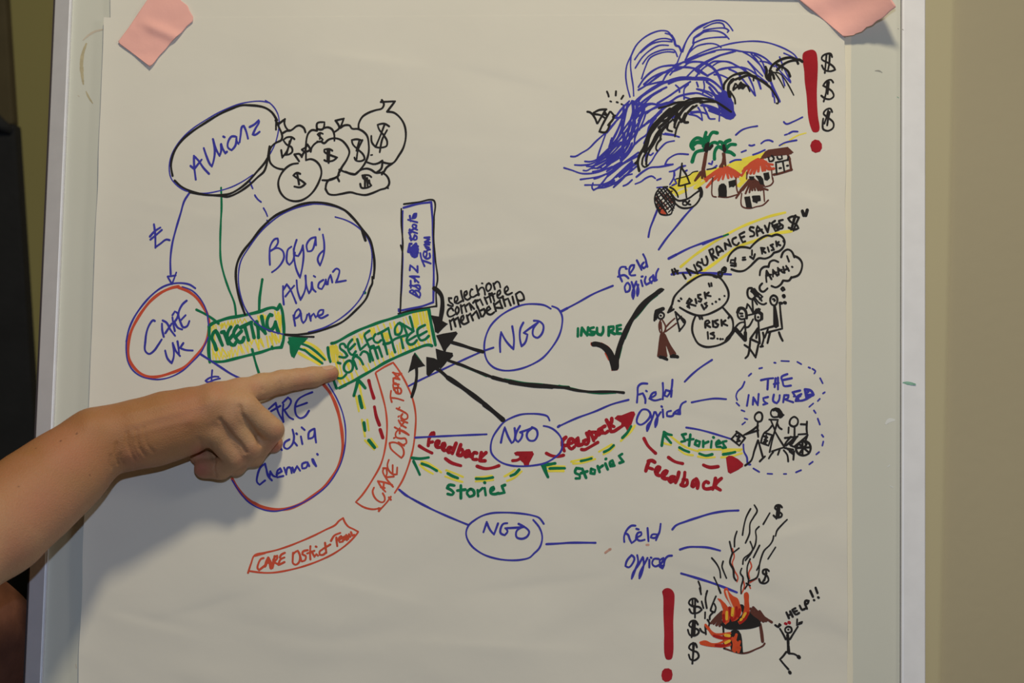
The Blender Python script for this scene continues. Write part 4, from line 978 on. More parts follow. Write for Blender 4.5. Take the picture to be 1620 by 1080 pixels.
k1.5 * 570,405 590,405 605,480 625,600 630,660 600,680 570,665
k2.6 680,190 660,205 680,230 705,215 690,190
k4.8 690,290 697,298 / 700,372 715,378
# handwriting|green word reading INSURE
@ 880 440 6.75
g4 232,535 230,620 / 265,610 275,530 330,610 340,525 / 400,525 360,535 365,565 410,575 400,600 350,600 / 435,530 440,590 480,605 500,570 500,520 / 560,610 560,520 610,515 610,545 565,565 625,595 / 690,500 645,510 650,550 650,590 690,590 / 655,545 690,540
# check_mark|large black tick edged in green and red
k1.5 * 375,695 400,682 450,685 520,710 580,760 625,845 650,740 690,630 740,520 800,420 870,310 940,235 1040,160 1120,108 1150,120 1130,140 1050,200 960,285 900,360 830,440 780,540 730,650 690,760 665,880 655,970 595,980 575,900 540,810 490,750 430,725 385,722
g2.2 1080,180 1000,245 930,325 860,410 820,450 770,560 735,645 / 700,730 670,850
o2.2 375,690 372,705 385,720 / 480,693 560,740 590,780 / 595,980 650,975 / 525,800 560,870
# handwriting|blue script Field Officer, the lowest one
@ 940 780 6.75
b2.9 322,518 320,460 350,390 400,345 440,345 / 330,425 360,440 380,490 400,530 440,500 460,470 / 450,378 475,385 / 445,475 505,440 500,415 470,420 450,470 480,505 540,495 / 570,370 575,440 580,510 / 680,440 620,440 605,470 650,475 690,430 710,325 / 690,430 660,500
b2.9 400,660 350,720 335,775 370,790 410,750 430,690 400,660 / 460,660 470,730 445,800 415,880 402,910 415,850 470,770 520,680 / 525,690 530,760 510,850 485,905 490,850 540,750 570,690 / 590,710 590,790 / 605,685 612,688 / 690,700 640,700 620,750 650,780 700,760 740,710 740,690 700,720 720,770 745,770 730,800 700,780 / 745,770 760,700 790,670 830,665
# connector_line
b3 835,385 870,345 980,300 1100,260 1250,215 1400,190 1540,183
# connector_line
b2.9 915,600 1000,575 1100,572 1220,580 1345,612
# connector_line
b3.2 930,855 1100,905 1300,970 1525,1058
# ink_smudge
s3 120,635 145,615 175,600 / 160,600 175,595 / 560,550 580,550
# smoke|thin black and red strokes of smoke rising over the burning hut
@ 1080 780 6.75
k2.3 725,165 680,250 655,340 638,445 / 765,125 795,185 760,250 720,320 712,430 670,530 / 930,210 895,270 860,330 / 1115,280 1050,345 1005,400 990,455 / 970,455 960,500 930,550 870,610 840,680 820,760 810,850 790,900 700,940 / 815,355 780,395 785,470 770,560 720,640 650,700 642,755 / 720,515 745,600 670,715 / 578,405 555,480 552,570 / 500,515 520,600 530,640 600,585 / 820,555 755,685 / 990,575 910,700 / 720,700 690,780 690,870 705,940 665,1020 / 630,800 615,850 645,900 625,1000 625,1070 / 310,690 360,750 395,820 405,900 / 432,725 420,780 440,840 468,905 / 335,895 370,970 405,1060 / 168,940 190,1000 195,1075 / 262,1040 250,1080 / 820,760 790,820 / 680,960 720,985
k3 530,640 505,740 540,810 550,900 570,930
o2 530,590 550,680 530,740 550,820 590,900 580,945 / 720,730 735,780 705,850 715,910 / 640,910 660,990 630,1070 / 790,910 740,940 710,960 / 700,960 725,1015
@ 1100 930 9.82
k2.6 70,0 92,95 / 190,40 160,160 180,310 / 322,125 285,210 245,320 240,345 300,375 320,300 295,240 / 290,370 230,430 225,485 / 100,205 128,310 / 155,375 152,470 / 190,490 218,540 205,600 180,630 / 75,630 100,670 140,695 / 155,590 165,715 / 200,600 240,670 280,715 / 365,0 395,75
# dollar_sign|uppermost small dollar sign in the smoke
@ 1080 780 6.75
k2.8 1060,150 1040,128 1000,130 985,155 1020,190 1060,225 1050,250 990,255 970,235 / 1015,130 1000,270 / 1035,130 1025,250
# dollar_sign|lower small dollar sign in the smoke
k2.8 920,830 900,812 860,820 855,850 900,880 915,930 880,960 830,950 815,915 / 890,815 880,900 855,945 / 895,850 870,930
# dollar_sign|topmost of the three dollar signs beside the burning hut
@ 1080 900 6
k2.8 145,310 120,280 80,285 60,320 90,350 160,360 182,385 140,415 85,415 65,380 / 95,290 95,350 / 120,285 118,460 / 110,350 112,420
# dollar_sign|middle of the three dollar signs beside the burning hut
k2.8 145,525 120,490 80,495 62,530 90,555 140,570 155,595 120,630 70,625 50,575 / 100,495 90,560 85,645 / 118,495 112,630 / 105,500 100,630
# dollar_sign|lowest of the three dollar signs beside the burning hut
k2.8 135,740 120,705 80,710 60,745 90,770 140,790 152,830 110,865 75,855 58,810 / 100,700 98,800 92,895 / 108,710 95,860
# exclamation_mark|dark red exclamation mark at the bottom
@ 1020 900 6
r1.5 * 172,215 190,192 220,184 255,198 278,235 280,270 272,400 268,500 268,650 262,820 250,850 210,852 198,830 188,720 190,620 183,400 180,250
## dot
r1.5 * 163,1010 170,970 190,948 225,945 252,960 260,1000 252,1040 225,1062 195,1065 170,1045
# burning_hut|hut on fire with dark roof and flames
@ 1100 930 9.82
w3.6 415,365 330,450 245,545 / 415,400 340,490 285,555 / 420,450 370,520 330,575 / 420,520 380,585 / 900,300 1000,400 1190,530 / 860,320 960,430 1060,520 / 1000,360 1060,440 1120,500 / 940,360 1040,500 / 840,320 880,330
w4.4 1000,400 1060,510 / 1040,420 1100,510 / 850,380 1000,520 / 1010,560 1030,680 1048,830
w2.6 1080,860 1060,890 940,950 800,1005 700,1010 580,980 450,935
k3 435,560 440,700 450,935 / 430,540 440,600
k1.5 * 450,580 520,500 545,440 600,510 680,470 740,380 700,320 690,260 740,265 755,300 740,400 820,440 830,370 900,440 1000,520 1010,580 880,620 700,635 520,635 470,620
k1.5 * 545,700 570,665 620,650 670,665 705,720 720,800 735,1010 690,1000 600,980 560,950 545,850
k2.4 400,560 450,600
## flame
O1.5 * 455,20 490,0 520,60 590,130 650,160 690,260 710,360 690,430 640,490 590,510 570,430 570,300 520,200 470,120
O1.5 * 355,165 390,175 460,240 520,320 540,400 520,520 470,560 430,500 425,400 440,330 400,220
O1.5 * 770,80 795,65 820,85 825,200 835,320 830,400 800,450 740,520 690,555 670,520 720,480 740,420 765,330 770,200
R3.6 560,300 545,400 580,500 / 640,300 640,420 610,480 / 690,330 670,440 / 440,420 450,520 / 530,300 545,420 / 820,380 780,470 700,540
Y3.6 490,370 488,480 / 585,310 575,420 / 780,390 745,450 / 720,480 705,495
P2.6 485,50 520,160 575,290
O3.4 160,570 220,650 300,710 420,715 540,700 / 200,610 280,730 400,780 540,790 / 80,845 150,830 250,870 350,865 440,830 540,810 / 90,860 200,885 320,900 430,905 540,880
R4 290,740 420,770 540,775 / 320,890 430,890 530,860
Y4 470,730 530,740 / 470,850 530,820
O4 580,780 600,860 590,960 / 620,760 600,850 / 640,720 610,840 / 620,820 640,940 / 650,860 650,960 / 600,900 610,980 / 690,830 660,920 / 690,920 670,990 / 640,840 610,900
# stick_figure|small figure with raised arms below the word HELP
@ 1080 900 6
k2.8 1000,545 975,565 980,595 1005,605 1035,590 1030,555 1000,545 / 1002,572 1008,574 / 925,565 955,615 980,665 / 880,530 900,545 / 910,550 920,520 932,530 915,545 / 1095,545 1060,600 1020,665 / 1088,475 1085,530 1130,512 / 1105,510 1135,500 / 985,785 955,825 925,855 965,905 1005,950 / 1010,800 1060,805 1100,830
k4 998,625 1003,700 1003,790 / 1005,730 1012,790
k5 1015,975 1022,985 / 1100,830 1108,838
r4.4 975,515 985,520 / 1010,505 1016,510
## handwriting|black word reading HELP with two exclamation marks
k3.2 985,410 1010,465 / 1020,400 1045,450 / 1000,440 1035,425 / 1070,370 1040,385 1055,410 1075,430 1105,415 / 1055,405 1085,395 / 1110,345 1135,385 1160,375 / 1180,375 1160,320 1165,300 1195,300 1185,325 1165,335 / 1210,205 1235,260 / 1260,175 1278,225 / 1244,292 1248,294 / 1284,266 1290,270
# handwriting|blue words inside the circle behind the hand
@ 340 560 4.154
b2.9 355,360 400,320 420,390 450,440 / 370,375 430,340 / 450,330 445,390 450,445 / 445,320 480,285 500,305 480,350 450,370 / 455,365 490,415 515,428 / 640,250 590,270 550,295 530,330 535,400 560,420 590,410 618,372 / 535,345 605,320
b2.9 390,600 420,590 440,630 / 490,560 460,580 455,610 475,622 510,590 520,540 510,495 / 535,520 540,525 / 515,570 540,600 / 565,540 575,590 / 570,480 590,498 / 650,490 620,510 615,555 645,545 655,490 660,545 665,580
b2.9 330,720 300,745 280,800 278,840 295,858 330,830 / 340,760 350,800 375,830 / 330,720 350,790 360,810 365,770 385,800 400,805 / 405,790 440,770 430,750 410,770 410,810 450,800 / 455,745 470,790 480,745 495,745 505,780 / 510,745 520,775 540,735 560,765 / 600,710 575,720 575,750 600,745 610,710 620,735 / 640,690 645,710 665,735 / 645,690 665,735 / 672,655 676,660
# oval_outline|red rimmed circle partly hidden by the hand
o4.4 715,200 760,260 800,350 825,450 838,550 838,650 810,740 770,810 710,880 640,935 560,985 480,1015 400,1020 330,1010 260,980 200,940 150,880 115,820
o4 255,975 300,1000
b2 745,195 800,290 840,390 858,490 855,600 830,710 790,790 740,860 670,920 560,985 480,1015 390,1032 300,1015 220,970 160,900 115,830
# box_outline|slanting curved red box, lowest on the left
@ 380 800 7.364
o2.6 95,780 130,670 170,575 290,545 420,515 560,470 700,415 850,350 1000,275 1110,220 1150,175 1200,140 / 1200,145 1220,190 1260,240 1320,270 1375,300
o2.6 1375,305 1340,350 1240,450 1100,550 950,625 780,690 600,740 400,775 280,778 110,758
o3.4 175,578 290,548
## handwriting|red script in the slanting box
@ 400 830 9.53
o3 165,500 130,510 85,590 75,650 100,680 150,640 200,600 / 185,630 200,560 235,490 / 235,495 280,570 280,660 / 200,580 270,560 / 300,650 320,560 330,470 / 330,480 370,465 370,500 320,560 400,600 / 485,420 430,450 410,490 / 480,490 420,520 400,560 390,600 / 400,600 480,560
o3.6 250,520 275,650 / 190,620 240,500 / 305,630 315,520
o3 610,420 605,500 610,580 650,600 700,560 715,470 680,390 640,410 610,440 / 720,480 735,540 / 830,380 760,400 750,440 800,470 790,530 740,550 / 870,320 865,420 870,520 / 820,430 930,390 / 890,400 930,480 960,440 / 950,325 962,330 / 960,440 985,465 / 1050,370 1010,400 1010,450 1060,450 1100,420 / 1090,270 1100,350 1110,420 / 1060,360 1170,295
o3 1180,240 1230,160 1320,120 / 1260,190 1265,250 1275,320 / 1300,230 1350,190 1330,170 1295,210 1310,260 1360,250 / 1370,180 1360,230 1400,210 1390,170 1420,230 / 1410,150 1440,210 1450,140 1470,180 / 1480,110 1500,160 1530,150
'''

# ------------------------------------------------------------------ the room
struct = lambda name, me, mat: tag(link(name, me, mat), kind='structure')
struct('floor', box_mesh('floor', (-2.6, -2.6, -0.05), (2.6, 1.1, 0.0)), M_FLOOR)
WY = 1.0
struct('wall_back', box_mesh('wall_back', (-2.6, WY, 0.0), (2.6, WY + 0.1, 2.75)), M_WALL)
tx = world_depth(1498, 500, WY).x
struct('trim_1', box_mesh('trim_1', (tx - 0.11, WY - 0.006, 0.0), (tx, WY, 2.75), 0.003), M_TRIM)
# wall shadow painted as a thin brown board, left of the easel
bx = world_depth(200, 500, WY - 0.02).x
struct('wall_shade_left', box_mesh('wall_shade_left', (bx - 0.95, WY - 0.02, 0.0), (bx, WY, 2.75), 0.002), M_SHADE)

# dark panel standing in the gap on the left
py_ = 0.55
a0, a1 = world_depth(11, 0, py_), world_depth(53, 660, py_)
mid = world_depth(20, 196, py_)
dirv = (a0 - a1).normalized()
foot = a1 + dirv * (-(a1.z) / dirv.z)
ang = math.atan2(dirv.x, dirv.z)
pm = Matrix.Translation(foot) @ Matrix.Rotation(ang, 4, 'Y')
pan = empty('standing_panel', pm, 'dark out-of-focus panel standing far left behind the whiteboard, olive at the top', 'panel')
zt = (mid - foot).dot(dirv)
top = (a0 - foot).dot(dirv) + 0.2
link('lower_cover', box_mesh('lower_cover', (-0.5, 0.0, 0.0), (0.0, 0.03, zt), 0.004), M_NOIR, pan)
link('upper_cover', box_mesh('upper_cover', (-0.5, 0.003, zt), (-0.002, 0.027, top), 0.004), M_OLIV, pan)
link('fold', tube_mesh('fold', [(-0.3, 0.0, zt + 0.03), (-0.06, -0.004, zt + 0.012), (-0.018, -0.004, zt + 0.002), (-0.004, 0.0, zt - 0.008)], [0.012, 0.012, 0.009, 0.004]), M_NOIR, pan)

# ------------------------------------------------------------------ easel with the whiteboard
eas = empty('flip_chart_easel', BM, 'flip chart easel with a white board in a silver metal frame', 'easel')
L0, L1 = board_at(84, 0), board_at(36, 1080)
R0, R1 = board_at(1463, 0), board_at(1464, 1080)
Li, Ri = board_at(112, 0), board_at(1425, 500)
XL = (L0.x + L1.x) / 2
XR = (R0.x + R1.x) / 2
XLi = board_at(91, 540).x
XRi = Ri.x
TOP, BOT = board_at(700, -52).y, -0.66
link('board_surface', box_mesh('board_surface', (XLi - 0.004, BOT, -0.012), (XRi + 0.004, TOP, 0.0)), M_BOARD, eas)


def frame_rail(x0, x1, drop):
    """extruded rail; x0 inner edge, x1 outer edge"""
    w_ = x1 - x0
    prof = [(0, -0.012), (0, 0.0026), (w_ * 0.03, 0.0034), (w_ * 0.10, 0.0036), (w_ * 0.96, 0.0036 - drop), (w_, 0.0026 - drop), (w_, -0.014)]
    vs, fs = [], []
    for yy in (BOT, TOP):
        for (dx, z) in prof:
            vs.append((x0 + dx, yy, z))
    n = len(prof)
    for i in range(n):
        fs.append((i, (i + 1) % n, n + (i + 1) % n, n + i))
    fs += [tuple(range(n)), tuple(range(2 * n - 1, n - 1, -1))]
    me = mesh_from('frame_rail', vs, fs)
    bm = bmesh.new(); bm.from_mesh(me)
    bmesh.ops.recalc_face_normals(bm, faces=bm.faces[:])
    bm.to_mesh(me); bm.free()
    return me


link('frame_rail', frame_rail(XLi, XL, 0.0095), M_ALU, eas)
link('frame_rail', frame_rail(XRi, XR, 0.0012), M_ALU, eas)
link('rail_seam', box_mesh('rail_seam', (XRi - 0.0004, BOT, 0.0), (XRi - 0.0001, TOP, 0.0004)), M_DARK, eas)
link('rail_lip', box_mesh('rail_lip', (XLi - 0.0002, BOT, 0.0), (XLi + 0.0005, TOP, 0.0038)), M_ALU, eas)
link('backing', box_mesh('backing', (XL - 0.0016, BOT, -0.020), (XR + 0.0016, TOP, -0.008)), M_DARK, eas)
link('clamp_bar', box_mesh('clamp_bar', (XL + 0.03, board_at(700, -40).y, 0.0005), (XR - 0.03, board_at(700, -18).y, 0.0065), 0.002), M_STEEL, eas)
link('top_rail', box_mesh('top_rail', (XL, TOP, -0.014), (XR, TOP + 0.02, 0.005), 0.002), M_ALU, eas)
link('bottom_rail', box_mesh('bottom_rail', (XL, BOT - 0.02, -0.014), (XR, BOT, 0.005), 0.002), M_ALU, eas)
link('pen_tray', box_mesh('pen_tray', (XL + 0.02, BOT - 0.02, 0.004), (XR - 0.02, BOT - 0.008, 0.06), 0.003), M_STEEL, eas)
for (a, b) in (((-0.28, -0.60, -0.03), (-0.34, -1.36, -0.02)), ((0.28, -0.60, -0.03), (0.34, -1.36, -0.02)), ((0, 0.10, -0.04), (0, -1.22, -0.62))):
    q = BMI @ Vector(((BM @ Vector(b)).x, (BM @ Vector(b)).y, 0.012))
    link('leg', tube_mesh('leg', [a, q], 0.012), M_STEEL, eas)
link('cross_bar', box_mesh('cross_bar', (-0.3, -0.60, -0.045), (0.3, -0.57, -0.020), 0.002), M_STEEL, eas)
# marks on the board and its frame
M_STAIN = pmat('old_glue_stain', (0.50, 0.44, 0.29), 0.8, 0.15, 120)
M_STAIN2 = pmat('faint_glue_stain', (0.60, 0.53, 0.44), 0.8, 0.15, 120)
M_GREENM = pmat('green_mark', (0.25, 0.48, 0.38), 0.6, 0.2, 400)
M_GREYM = pmat('grey_mark', (0.33, 0.33, 0.31), 0.7, 0.1, 300)
M_WHITEM = pmat('white_smear', (0.74, 0.76, 0.76), 0.5)


def mark(pts, w, mat, base=0.0):
    P = catmull(pts)
    vs, fs = [], []
    for i, (x, y) in enumerate(P):
        a, b = P[max(i - 1, 0)], P[min(i + 1, len(P) - 1)]
        L = math.hypot(b[0] - a[0], b[1] - a[1]) or 1
        nx, ny = -(b[1] - a[1]) / L, (b[0] - a[0]) / L
        t = i / max(1, len(P) - 1)
        r = w / 2 * (0.35 + 0.65 * math.sin(math.pi * t)) * (1 + 0.3 * noise.noise(Vector((x * .3, y * .3, 0))))
        for s in (-1, 1):
            p = board_at(x + s * nx * r, y + s * ny * r, base)
            vs.append((p.x, p.y, base + 0.00012))
        if i:
            k = 2 * i
            fs.append((k - 2, k - 1, k + 1, k))
    me = mesh_from('stain', vs, fs)
    link('stain', me, mat, eas)


mark([(168, 46), (150, 50), (140, 56), (131, 64)], 3.5, M_STAIN2)
mark([(137, 68), (131, 85), (129, 100), (130, 118), (132, 134)], 6, M_STAIN)
mark([(136, 144), (140, 153), (147, 164)], 3, M_STAIN)
mark([(123, 151), (126, 153)], 3, M_STAIN2)
mark([(1384, 112), (1390, 112), (1396, 115)], 2.5, M_GREYM)
mark([(1420, 45), (1422, 46)], 2.5, M_GREYM)
mark([(1427, 46), (1430, 48)], 2.5, M_GREYM, 0.0034)
mark([(1428, 605), (1438, 606), (1449, 608)], 5, M_GREENM, 0.0035)
mark([(1419, 153), (1422, 155)], 3, M_GREENM)
mark([(1401, 671), (1406, 665), (1416, 664)], 6, M_WHITEM)
mark([(1404, 738), (1408, 735)], 4, M_WHITEM)
mark([(1408, 768), (1413, 771)], 4, M_WHITEM)
mark([(120, 1050), (121, 1057)], 4, M_STAIN2)


# ------------------------------------------------------------------ the paper sheets
def sheet_mesh(name, tl, tr, br, bl, base, nx, ny, rel=True, wob=0.0):
    A = [board_at(*p) for p in (tl, tr, br, bl)]
    vs, fs = [], []
    for j in range(ny + 1):
        t = j / ny
        a, b = A[0].lerp(A[3], t), A[1].lerp(A[2], t)
        for i in range(nx + 1):
            s = i / nx
            p = a.lerp(b, s)
            x = p.x
            if i in (0, nx):
                x += wob * noise.noise(Vector((i * 3.1, p.y * 22, 1)))
            vs.append((x, p.y, base + (relief(x, p.y) if rel else 0)))
    for j in range(ny):
        for i in range(nx):
            k = j * (nx + 1) + i
            fs.append((k, k + nx + 1, k + nx + 2, k + 1))
    return mesh_from(name, vs, fs, True)


pad = empty('paper_sheet', BM, 'rear flip chart sheet showing as a cream strip along the right and top edges', 'paper')
o = link('sheet', sheet_mesh('sheet', (177, -22), (1346, -22), (1349, 1140), (130, 1140), 0.0001, 30, 30, False, 0.0008), M_PAPER2, pad)
sh = empty('paper_sheet', BM, 'front flip chart sheet covered in marker drawings and writing', 'paper')
o = link('sheet', sheet_mesh('sheet', (167, 30), (1336, 24), (1340, 1112), (125, 1112), SHEET_N, 260, 230, True, 0.0010), M_PAPER, sh)
o = link('sheet_edge', sheet_mesh('sheet_edge', (176, -22), (1336, -22), (1336, 26), (176, 32), SHEET_N - 0.0005, 120, 8, True), M_PAPER, sh)
draw_ink(INK_TEXT, sh)


# ------------------------------------------------------------------ pink tape
def tape(poly, nf, label, rag=None, rows=40, cols=40):
    P = poly
    ys = [p[1] for p in P]
    y0, y1 = min(ys) + 0.05, max(ys) - 0.05
    cx = sum(p[0] for p in P) / len(P)
    cy = sum(ys) / len(ys)
    org = world_at(cx, cy, 0.001)
    M = BM.copy()
    M.translation = org
    Mi = M.inverted()
    vs, fs = [], []
    E = list(zip(P, P[1:] + P[:1]))
    for j in range(rows + 1):
        y = y0 + (y1 - y0) * j / rows
        xs = [a[0] + (y - a[1]) * (b[0] - a[0]) / (b[1] - a[1]) for a, b in E if (a[1] <= y) != (b[1] <= y)]
        x0, x1 = min(xs), max(xs)
        for i in range(cols + 1):
            x = x0 + (x1 - x0) * i / cols
            b = board_at(x, y, SHEET_N)
            vs.append(Mi @ world_at(x, y, nf(x, y) - 0.0010 + SHEET_N + relief(b.x, b.y)))
    for j in range(rows):
        for i in range(cols):
            k = j * (cols + 1) + i
            fs.append((k, k + cols + 1, k + cols + 2, k + 1))
    o = link('tape_strip', mesh_from('tape_strip', vs, fs, True), M_TAPE)
    o.matrix_world = M
    s = o.modifiers.new('thickness', 'SOLIDIFY')
    s.thickness = 0.00025
    s.offset = 0
    return tag(o, label, 'tape', 'pink tape holding the paper')


def n_left(x, y):
    d = ((x - 186) * 0.81 + (y - 67) * 0.58) / 60
    f = 0.0025 + 0.0003 * noise.noise(Vector((x * .05, y * .05, 0)))
    f += 0.0022 * math.exp(-((x * 0.42 - (y - 30) - 88 + 0.0) / 9.0) ** 2) * max(0, min(1, (x - 215) / 25))
    f += 0.0015 * max(0, (y - 85) / 20)
    return f


def n_right(x, y):
    d = ((x - 1335) * 0.88 - (y - 57) * 0.48) / 80
    f = 0.0026 + 0.017 * max(0.0, min(1.2, d)) ** 1.6
    f += 0.0012 * math.sin((x * 0.5 + y * 0.9) * 0.09)
    return f


tape([(186, 67), (204, 43), (222, 16), (233, 0), (258, -38), (282, -20), (285, 0), (297, 9), (300, 17), (306, 27), (305, 34), (296, 41),
      (288, 51), (279, 58), (269, 69), (262, 78), (252, 88), (243, 100), (237, 105), (212, 86)], n_left,
     'crumpled pink tape strip on the upper left of the paper')
tape([(1210, -45), (1265, 0), (1300, 29), (1335, 58), (1341, 54), (1348, 57), (1356, 52), (1364, 50), (1369, 45), (1373, 41),
      (1380, 40), (1387, 33), (1394, 30), (1400, 26), (1409, 17), (1418, 11), (1411, 0), (1385, -45)], n_right,
     'torn pink tape strip curling off at the upper right of the paper')
# ------------------------------------------------------------------ the person: distance fields meshed into one skin
def rc_sdf(P, a, b, ra, rb, flat=None):
    """distance from points P to a rounded cone; flat = (axis, factor) squashes it"""
    a, b = np.array(a), np.array(b)
    if flat is not None:
        ax = np.array(flat[0]); k = flat[1]
        P = P + np.outer((P - a) @ ax, ax) * (k - 1)
        b = b + ax * ((b - a) @ ax) * (k - 1)
    ba = b - a
    L = float(ba @ ba) or 1e-12
    pa = P - a
    t = np.clip(pa @ ba / L, 0, 1)
    d = np.linalg.norm(pa - t[:, None] * ba, axis=1) - (ra + (rb - ra) * t)
    return d


def smin(a, b, k):
    h = np.maximum(k - np.abs(a - b), 0) / k
    return np.minimum(a, b) - h * h * k * 0.25


class Field:
    def __init__(self, lo, hi, vox):
        self.lo, self.vox = np.array(lo), vox
        self.n = np.ceil((np.array(hi) - self.lo) / vox).astype(int) + 1
        self.D = np.full(self.n, 0.05, dtype=np.float64)

    def window(self, a, b, r, m):
        lo = np.minimum(a, b) - r - m
        hi = np.maximum(a, b) + r + m
        i0 = np.clip(((lo - self.lo) / self.vox).astype(int), 0, self.n - 1)
        i1 = np.clip(((hi - self.lo) / self.vox).astype(int) + 2, 1, self.n)
        return i0, i1

    def pts(self, i0, i1):
        g = np.meshgrid(*[self.lo[k] + np.arange(i0[k], i1[k]) * self.vox for k in range(3)], indexing='ij')
        return np.stack([q.ravel() for q in g], 1), g[0].shape

    def add_chain(self, chain, k_in, k_out):
        """chain: list of (a, ra, b, rb, flat); smooth inside by k_in, joined to the body by k_out"""
        m = 0.012 + k_out
        W = [self.window(np.array(a), np.array(b), max(ra, rb) * 1.05, m) for a, ra, b, rb, fl in chain]
        i0 = np.min([w[0] for w in W], 0)
        i1 = np.max([w[1] for w in W], 0)
        P, shp = self.pts(i0, i1)
        d = None
        for a, ra, b, rb, fl in chain:
            e = rc_sdf(P, a, b, ra, rb, fl)
            d = e if d is None else smin(d, e, k_in)
        d = d.reshape(shp)
        S = tuple(slice(i0[q], i1[q]) for q in range(3))
        self.D[S] = smin(self.D[S], d, k_out)

    def mesh(self):
        import openvdb
        g = openvdb.FloatGrid(0.05)
        g.copyFromArray(self.D.astype(np.float32))
        pts, quads = g.convertToQuads(0.0)
        return pts * self.vox + self.lo, quads


def field_object(name, F, mat, parent, parent_inv, shade=None, post=None, smooth_it=2):
    pts, quads = F.mesh()
    me = bpy.data.meshes.new(name)
    me.from_pydata(pts.tolist(), [], [tuple(int(i) for i in q[::-1]) for q in quads])
    bm = bmesh.new()
    bm.from_mesh(me)
    for _ in range(smooth_it):
        bmesh.ops.smooth_vert(bm, verts=bm.verts[:], factor=0.5, use_axis_x=True, use_axis_y=True, use_axis_z=True)
    bmesh.ops.recalc_face_normals(bm, faces=bm.faces[:])
    bm.to_mesh(me)
    bm.free()
    if post:
        post(me)
    if shade:
        shade(me)
    me.transform(parent_inv)
    me.polygons.foreach_set('use_smooth', [True] * len(me.polygons))
    o = link(name, me, mat, parent)
    return o


def H(px, py, n):
    return np.array(world_at(px, py, n / 1000.0))


def chain_px(pts, flat=None):
    """pts: (px, py, n mm, r mm)"""
    out = []
    for p, q in zip(pts[:-1], pts[1:]):
        out.append((H(*p[:3]), p[3] / 1000, H(*q[:3]), q[3] / 1000, flat))
    return out


BNa = np.array(BN)
shoulderR = np.array((-0.66, -0.34, 1.36))
lo = np.minimum(H(-420, 1200, 330), H(0, 300, 0)) - 0.02
F = Field((-0.70, -0.45, 0.98), (-0.10, 0.02, 1.42), 0.0013)
# forearm and wrist
F.add_chain(chain_px([(-330, 1050, 225, 44), (-120, 912, 148, 39), (0, 828, 100, 33.5), (62, 778, 80, 30.5), (112, 738, 66, 26.5), (156, 700, 56, 24)]), 0.02, 0.02)
F.add_chain([(H(-330, 1050, 225), 0.044, shoulderR, 0.050, None)], 0.02, 0.02)
# back of the hand
F.add_chain(chain_px([(152, 697, 57, 23), (215, 686, 52, 22.5), (268, 676, 46, 22)]), 0.01, 0.012)
F.add_chain(chain_px([(185, 680, 52, 15), (262, 655, 48, 15.5), (300, 645, 45, 14), (342, 633, 42, 11)]), 0.008, 0.010)
F.add_chain(chain_px([(200, 692, 53, 14), (335, 646, 49, 12.5)]), 0.008, 0.012)
F.add_chain(chain_px([(205, 702, 52, 14), (322, 662, 48, 12.5)]), 0.008, 0.012)
F.add_chain(chain_px([(203, 705, 46, 13.5), (250, 700, 42, 14), (306, 688, 41, 13)]), 0.008, 0.012)
F.add_chain(chain_px([(215, 695, 36, 14), (310, 678, 28, 12)]), 0.008, 0.010)
# thumb, tucked behind the fist
F.add_chain(chain_px([(250, 680, 32, 14), (350, 672, 20, 12), (398, 688, 14, 9.5), (431, 700, 11, 8.2)]), 0.006, 0.004)
# index finger stretched to the paper
F.add_chain(chain_px([(342, 631, 42, 11.2), (378, 622, 34, 11.0), (415, 611, 25, 9.4), (446, 603.5, 19, 8.3), (470, 599.5, 15.5, 7.5), (494, 596.3, 12.5, 7.3), (523.5, 590.2, 7.6, 6.3)]), 0.005, 0.010)
# middle finger
F.add_chain(chain_px([(340, 640, 49, 12), (386, 645, 47, 10.6), (431.5, 679.5, 37, 9.2)]), 0.005, 0.008)
F.add_chain(chain_px([(431, 681, 34, 8.9), (400, 721, 19, 8.4), (375, 722, 13, 7.6)]), 0.003, 0.0015)
# ring finger
F.add_chain(chain_px([(328, 652, 49.5, 11.5), (362, 659, 48.5, 9.8), (396, 708.5, 37, 9.0)]), 0.005, 0.0035)
F.add_chain(chain_px([(395, 711, 34, 8.7), (372, 735, 19, 8.3), (340, 722, 12, 7.6)]), 0.003, 0.0014)
# little finger
F.add_chain(chain_px([(312, 676, 48, 11.5), (337, 683, 46, 10.0), (370.5, 723, 36, 8.8)]), 0.005, 0.0035)
F.add_chain(chain_px([(370, 725, 34, 8.7), (349, 741, 25, 8.2), (323, 740.5, 21, 8.0)]), 0.003, 0.0016)
# base of the ring fingertip showing in the gap
F.add_chain(chain_px([(335, 727, 18, 7), (313, 721, 17, 6.5)]), 0.003, 0.002)


def to_px(co):
    d = co - np.array(CAM)
    x, y, z = d @ np.array(CR), d @ np.array(CU), d @ np.array(CF)
    return 810 + FPX * x / z, 540 - FPX * y / z


def seg_dist(px, py, pts):
    best = np.full(px.shape, 1e9)
    for (x0, y0), (x1, y1) in zip(pts[:-1], pts[1:]):
        dx, dy = x1 - x0, y1 - y0
        L = dx * dx + dy * dy or 1e-9
        t = np.clip(((px - x0) * dx + (py - y0) * dy) / L, 0, 1)
        best = np.minimum(best, np.hypot(px - x0 - t * dx, py - y0 - t * dy))
    return best


